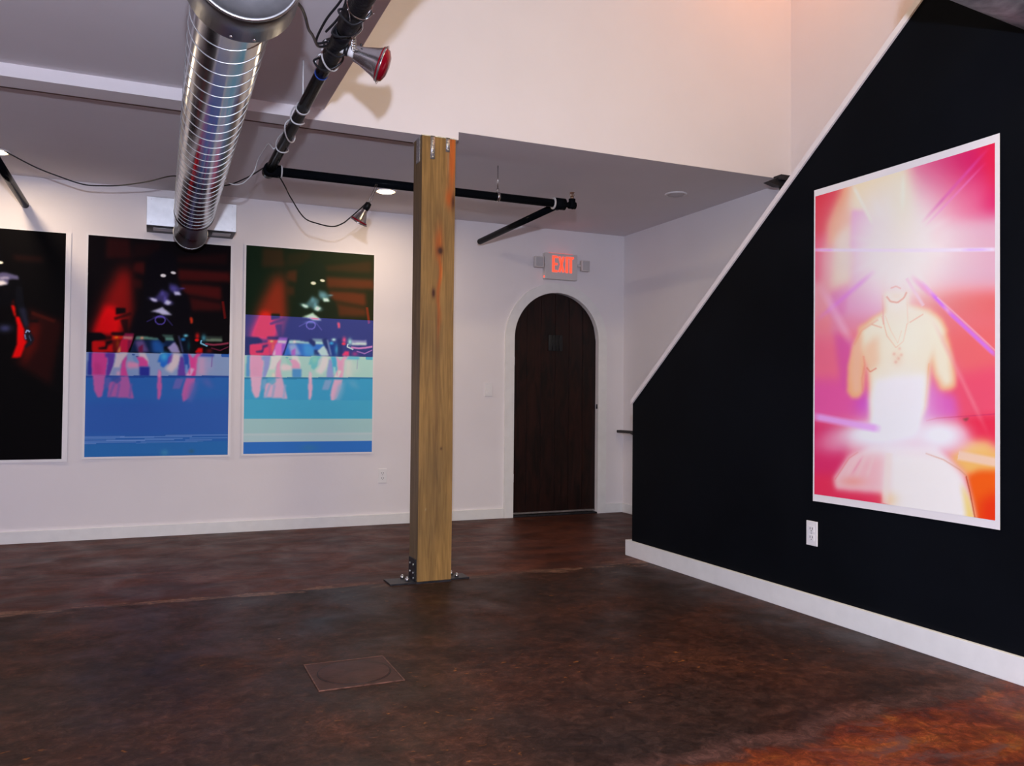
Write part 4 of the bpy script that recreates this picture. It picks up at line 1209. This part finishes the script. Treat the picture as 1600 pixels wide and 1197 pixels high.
# ---------------------------------------------------------------- black sprinkler pipe
RP = 0.0265; PXx = 0.615; PZ = 2.30; PY = 4.905
sp = thing('sprinkler_pipe', 'black painted steel sprinkler pipe with tee and branch under the ceiling', 'pipe', (1.5, PY, PZ))
MB().cyl((PXx, -1.2, PZ), (PXx, PY, PZ), RP).build('long_run', M_pipe, sp)
MB().cyl((PXx, PY, PZ), (2.47, PY, PZ), RP).build('cross_run', M_pipe, sp)
MB().cyl((2.478, PY, PZ), (2.478, 6.36, PZ), 0.024).build('branch_pipe', M_pipe, sp)
mb = MB().cyl((PXx, PY - 0.055, PZ), (PXx, PY + 0.045, PZ), RP + 0.010); mb.cyl((PXx, PY, PZ), (PXx + 0.062, PY, PZ), RP + 0.010)
mb.lathe((PXx, PY + 0.04, PZ), (0, 1, 0), [(0, 0.034), (0.012, 0.030), (0.018, 0.0)], 24)
mb.build('elbow_fitting', M_pipe, sp)
MB().lathe((PXx + 0.062, PY, PZ), (1, 0, 0), [(0, RP), (0, RP + 0.011), (0.008, RP + 0.011), (0.008, RP)], 24).build('fitting_ring', M_wcord, sp)
mb = MB().cyl((2.430, PY, PZ), (2.510, PY, PZ), RP + 0.012); mb.cyl((2.510, PY, PZ), (2.545, PY, PZ), 0.017); mb.cyl((2.478, PY, PZ), (2.478, PY + 0.05, PZ), 0.033)
mb.cyl((2.542, PY, PZ), (2.590, PY, PZ), 0.024); mb.cyl((2.566, PY, PZ), (2.566, PY, PZ + 0.042), 0.023)
mb.lathe((2.570, PY, PZ), (1, 0, 0), [(0, 0.026), (0.018, 0.022), (0.024, 0)], 20)
mb.build('tee_fitting', M_pipe, sp)
MB().lathe((2.424, PY, PZ), (1, 0, 0), [(0, RP), (0, RP + 0.013), (0.007, RP + 0.013), (0.007, RP)], 24).build('fitting_ring', M_wcord, sp)
mb = MB().cyl((2.566, PY, PZ + 0.042), (2.566, PY, PZ + 0.060), 0.011, seg=12); mb.cyl((2.566, PY, PZ + 0.060), (2.566, PY, PZ + 0.078), 0.006, seg=10)
mb.lathe((2.566, PY, PZ + 0.082), (0, 0, 1), [(0, 0), (0, 0.016), (0.003, 0.018), (0.004, 0)], 16)
mb.tube([(2.556, PY, PZ + 0.058), (2.550, PY, PZ + 0.072), (2.560, PY, PZ + 0.083)], 0.002, seg=6); mb.tube([(2.576, PY, PZ + 0.058), (2.582, PY, PZ + 0.072), (2.572, PY, PZ + 0.083)], 0.002, seg=6)
mb.build('sprinkler_head', M_brass, sp)
for (x, y, top, run) in ((PXx, 3.78, H2, 'y'), (2.03, PY, HC, 'x'), (PXx, 1.2, H2, 'y')):
    mb = MB().cyl((x, y, PZ + 0.04), (x, y, top), 0.0042, seg=8)
    mb.cyl((x, y, PZ + 0.035), (x, y, PZ + 0.052), 0.009, seg=6)
    mb.lathe((x, y, PZ), (0, 1, 0) if run == 'y' else (1, 0, 0), [(-0.009, RP + 0.002), (-0.009, RP + 0.005), (0.009, RP + 0.005), (0.009, RP + 0.002)], 24)
    mb.build('hanger', M_wcord if run == 'y' else M_spring, sp)
# black wrapping and blue mark on the long run
random.seed(3)
MB().lathe((PXx, 2.92, PZ), (0, 1, 0), [(0, RP), (0.0, 0.031), (0.05, 0.033), (0.12, 0.0315), (0.22, 0.034), (0.30, 0.033), (0.33, 0.030), (0.335, RP)], 24).build('pipe_wrap', M_tape, sp)
MB().lathe((PXx + 0.003, 2.30, PZ + 0.004), (0, 1, 0), [(0, RP), (0.0, 0.036), (0.08, 0.038), (0.2, 0.036), (0.32, 0.040), (0.42, 0.036), (0.54, 0.039), (0.60, 0.034), (0.60, RP)], 24).build('pipe_wrap', M_tape, sp)
MB().lathe((PXx, 3.335, PZ), (0, 1, 0), [(0, RP), (0.0, 0.0275), (0.012, 0.0275), (0.012, RP)], 24).build('blue_tape', M_blue, sp)

lp = MB().cyl((-0.787, 4.9, PZ), (-0.787, 6.50, PZ), 0.025).build('steel_pipe', M_pipe)
tag(lp, 'short length of black pipe entering at the left edge under ceiling', 'pipe')

# ---------------------------------------------------------------- cords


def cord(pts, r, m, label, name='extension_cord', sub=8):
    return tag(MB().tube(pts, r, seg=8, sub=sub).build(name, m), label, 'cord')


cord([(-0.83, 5.90, 2.497), (-0.802, 5.9, 2.484), (-0.664, 5.9, 2.419), (-0.541, 5.9, 2.378), (-0.397, 5.9, 2.341), (-0.28, 5.86, 2.336), (-0.174, 5.8, 2.337), (-0.026, 5.6, 2.329),
      (0.123, 5.4, 2.333), (0.25, 5.3, 2.290), (0.393, 5.2, 2.258), (0.51, 5.1, 2.293), (0.588, 4.97, 2.328)], 0.0042, M_cord,
     'thin black cord sagging from the left recessed light across to the pipe corner')
cord([(0.250, 2.60, 2.255), (0.35, 2.45, 2.16), (0.395, 2.51, 2.17), (0.43, 2.63, 2.198), (0.462, 2.75, 2.21), (0.490, 2.83, 2.225), (0.53, 2.95, 2.243), (0.570, 3.00, 2.270)], 0.0048, M_cord,
     'black cord running from the near duct end to the wrapped pipe')
cord([(0.660, 4.895, 2.268), (0.676, 4.90, 2.262), (0.715, 4.95, 2.222), (0.754, 5.0, 2.176), (0.838, 5.05, 2.081), (0.93, 5.09, 2.060), (1.02, 5.1, 2.053), (1.08, 5.1, 2.078), (1.118, 5.09, 2.110), (1.170, 5.02, 2.160), (1.193, 4.97, 2.186)], 0.0040, M_cord,
     'thin black cord looping from the pipe corner to the small reflector lamp')
# white cord wound around the long run
w0 = [(0.383, 4.9, 2.214), (0.405, 4.9, 2.200), (0.445, 4.9, 2.200), (0.483, 4.9, 2.22), (0.531, 4.9, 2.284), (0.545, 4.85, 2.338), (0.560, 4.70, 2.358), (0.572, 4.6, 2.363)]
y0 = 4.55
for k in range(0, 41):
    t = k / 40
    an = PI * 0.75 - t * 2 * PI * 3.0
    w0.append((PXx + math.cos(an) * 0.036, y0 - t * 0.72 + 0.03 * math.sin(k * .7), PZ + math.sin(an) * 0.036))
cord(w0, 0.0036, M_wcord, 'white cord plugged in beside the duct and wound around the black pipe', sub=4)
mb = MB().lathe((0.362, 4.9, 2.228), Vector((0.03, 0, -0.02)), [(0, 0), (0, 0.012), (0.022, 0.014), (0.034, 0.007), (0.036, 0)], 14)
tag(mb.build('cord_plug', M_wcord), 'small white plug at the side of the duct on the white cord', 'plug')
# tangle of black cable on the wrap
pts = []
for k in range(34):
    t = k / 33; an = t * 2 * PI * 4.2
    pts.append((PXx + math.cos(an) * (0.040 + 0.012 * math.sin(k * 1.9)), 3.30 - t * 0.62, PZ + math.sin(an) * (0.040 + 0.010 * math.cos(k * 1.3))))
cord(pts, 0.0042, M_cord, 'black cable tangled around the taped part of the pipe', sub=4)
cord([(0.575, 2.98, 2.28), (0.535, 3.02, 2.285), (0.545, 2.90, 2.315), (0.575, 2.80, 2.345), (0.590, 2.72, 2.372), (0.600, 2.90, 2.352), (0.57, 3.02, 2.33)], 0.0045, M_cord,
     'loose loop of black cable left of the taped pipe')
pts = []
for k in range(18):
    t = k / 17; an = PI * 1.1 - t * 2 * PI * 1.15
    pts.append((PXx + math.cos(an) * 0.042, 3.25 - t * 0.06 - (0.28 * max(0, t - .6)), PZ + math.sin(an) * 0.042))
cord(pts, 0.0034, M_wcord, 'short white wire ring around the taped pipe above the blue mark', sub=4)

# ---------------------------------------------------------------- clamp lamps


def bell(base, axis, L, r0, r1, name, label, bulb_out, wrap):
    base = Vector(base); ax = Vector(axis).normalized()
    root = thing(name, label, 'lamp', tuple(base))
    prof = [(0, r0 * .9), (0.004, r0), (L * .25, r0 * 1.12), (L * .5, r0 + (r1 - r0) * .33), (L * .75, r0 + (r1 - r0) * .56), (L * .92, r0 + (r1 - r0) * .78), (L, r1), (L + 0.004, r1 + 0.003), (L + 0.002, r1 - 0.003), (L * .75, r0 + (r1 - r0) * .52), (L * .3, r0 * 1.0), (0.008, r0 * .85)]
    MB().lathe(base, ax, prof, 48).build('reflector', M_refl, root)
    rb = r1 * 0.93
    MB().lathe(base + ax * (L - 0.012), ax, [(0.0, rb * .9), (0.004, rb), (0.012, rb), (0.012 + bulb_out * .5, rb * .88), (0.012 + bulb_out * .85, rb * .55), (0.012 + bulb_out, 0)], 40).build('bulb', M_red, root)
    return root, base, ax


ax1 = Vector((0.93, -0.22, -0.335)).normalized()
lm, b0, ax = bell((0.676, 3.02, 2.270), ax1, 0.104, 0.030, 0.069, 'heat_lamp', 'larger silver bell reflector lamp with red bulb clipped near pipe top', 0.030, 0)
MB().lathe(b0, -ax, [(0, 0), (0, 0.020), (0.022, 0.020), (0.022, 0.014), (0.024, 0.014)], 24).build('socket_collar', M_plate, lm)
MB().lathe(b0 - ax * 0.022, -ax, [(0, 0), (0, 0.0225), (0.016, 0.0225), (0.016, 0)], 24).build('socket_band', M_cord, lm)
MB().lathe(b0 - ax * 0.038, -ax, [(0, 0), (0, 0.019), (0.020, 0.019), (0.020, 0)], 24).build('socket_collar', M_plate, lm)
mb = MB().tube([(0.655, 2.965, 2.305), (0.622, 2.85, 2.285), (0.585, 2.70, 2.262), (0.568, 2.66, 2.285), (0.572, 2.65, 2.325)], 0.0024, seg=6)
mb.tube([(0.660, 2.965, 2.305), (0.664, 2.86, 2.290), (0.640, 2.74, 2.268), (0.660, 2.70, 2.300), (0.655, 2.68, 2.335)], 0.0024, seg=6)
mb.tube([(0.572, 2.67, 2.262), (0.600, 2.69, 2.252), (0.640, 2.72, 2.262), (0.668, 2.70, 2.28)], 0.0024, seg=6)
mb.tube([(0.656, 2.97, 2.312), (0.672, 2.985, 2.285), (0.674, 3.00, 2.258), (0.672, 3.02, 2.240)], 0.0024, seg=6)
pts = []
for k in range(60):
    t = k / 59; an = t * 2 * PI * 6
    pts.append(Vector((0.656 + 0.012 * t + math.cos(an) * 0.0085, 2.965 + 0.03 * t, 2.314 - t * 0.042 + math.sin(an) * 0.0085)))
mb.tube(pts, 0.0024, seg=6, sub=1)
mb.build('clip_spring', M_spring, lm)
MB().lathe((b0 + ax * 0.030 + Vector((-0.012, -0.028, 0.026))), (-0.2, -0.6, 0.7), [(0, 0.004), (0.008, 0.004), (0.009, 0)], 10).build('reflector_stud', M_cord, lm)

ax2 = Vector((-0.40, 0.34, -0.85)).normalized()
lm2, b0, ax = bell((1.188, 4.955, 2.148), ax2, 0.088, 0.017, 0.056, 'heat_lamp', 'smaller silver reflector lamp hanging below the cross pipe left of post', 0.010, 0)
MB().lathe(b0, -ax, [(-0.006, 0), (-0.006, 0.018), (0.018, 0.020), (0.040, 0.017), (0.046, 0)], 20).build('lamp_socket', M_tape, lm2)
t0 = b0 - ax * 0.040
mb = MB().tube([t0, (1.208, 4.935, 2.215), (1.224, 4.900, 2.260), (1.228, 4.877, 2.285)], 0.0018, seg=6)
mb.tube([t0 + Vector((0.006, 0, 0)), (1.222, 4.935, 2.215), (1.236, 4.900, 2.258), (1.236, 4.877, 2.285)], 0.0018, seg=6)
mb.build('clip_wire', M_spring, lm2)

# ---------------------------------------------------------------- rail, bracket, floor cleanout
rl = thing('handrail', 'short dark rail projecting from behind the end of the black wall', 'handrail', (3.88, 6.2, 0.72))
MB().box(3.855, 3.905, 5.3, 6.478, 0.718, 0.742, 0.004).build('rail', M_rail, rl)
for y in (5.5, 6.28): MB().cyl((3.88, y, 0.722), (XR, y, 0.69), 0.008, seg=10).build('rail_bracket', M_iron, rl)

mb = MB().prism([(3.716, 4.379, 2.455), (3.80, 4.379, 2.492), (3.945, 4.379, 2.492), (3.945, 4.379, 2.442), (3.80, 4.379, 2.435)], (0, -0.05, 0))
mb.box(3.80, 3.948, 4.30, 4.375, 2.470, 2.505)
mb.box(3.845, 3.948, 4.29, 4.37, 2.40, 2.47)
tag(mb.build('corner_bracket', M_iron), 'small black bracket in the corner where low ceiling meets right wall', 'bracket')

cl = thing('floor_cleanout', 'square brown cover plate with round lid set into the floor', 'floor cover', (0.70, 3.04, 0))
M_cl = mat('painted_cover', (0.040, 0.014, 0.011, 1), 0.5, spec=0.2, noise=0.35, nscale=14, bump=0.3, bscale=40)
M_clr = mat('worn_cover_edge', (0.11, 0.050, 0.036, 1), 0.5, spec=0.2, noise=0.6, nscale=40)
M_cld = mat('dark_cover_seam', (0.012, 0.008, 0.008, 1), 0.7, noise=0.3)
cx, cy, hw_ = 0.702, 3.035, 0.148
MB().box(cx - hw_, cx + hw_, cy - hw_, cy + hw_, 0.0, 0.0025).build('cover_plate', M_cl, cl)
mb = MB()
hh = hw_ + 0.004
mb.box(cx - hh, cx + hh, cy + hw_, cy + hh, 0, 0.0035); mb.box(cx - hh, cx + hh, cy - hh, cy - hw_, 0, 0.0035)
mb.box(cx - hh, cx - hw_, cy - hw_, cy + hw_, 0, 0.0035); mb.box(cx + hw_, cx + hh, cy - hw_, cy + hw_, 0, 0.0035)
mb.build('cover_frame', M_clr, cl)
MB().lathe((cx + 0.005, cy, 0), (0, 0, 1), [(0.0, 0.133), (0.0036, 0.133), (0.0036, 0.129), (0.0, 0.129)], 56).build('lid_seam', M_cld, cl)
MB().lathe((cx + 0.005, cy, 0), (0, 0, 1), [(0.0, 0.129), (0.0040, 0.129), (0.0044, 0.126), (0.0040, 0)], 56).build('round_lid', M_cl, cl)
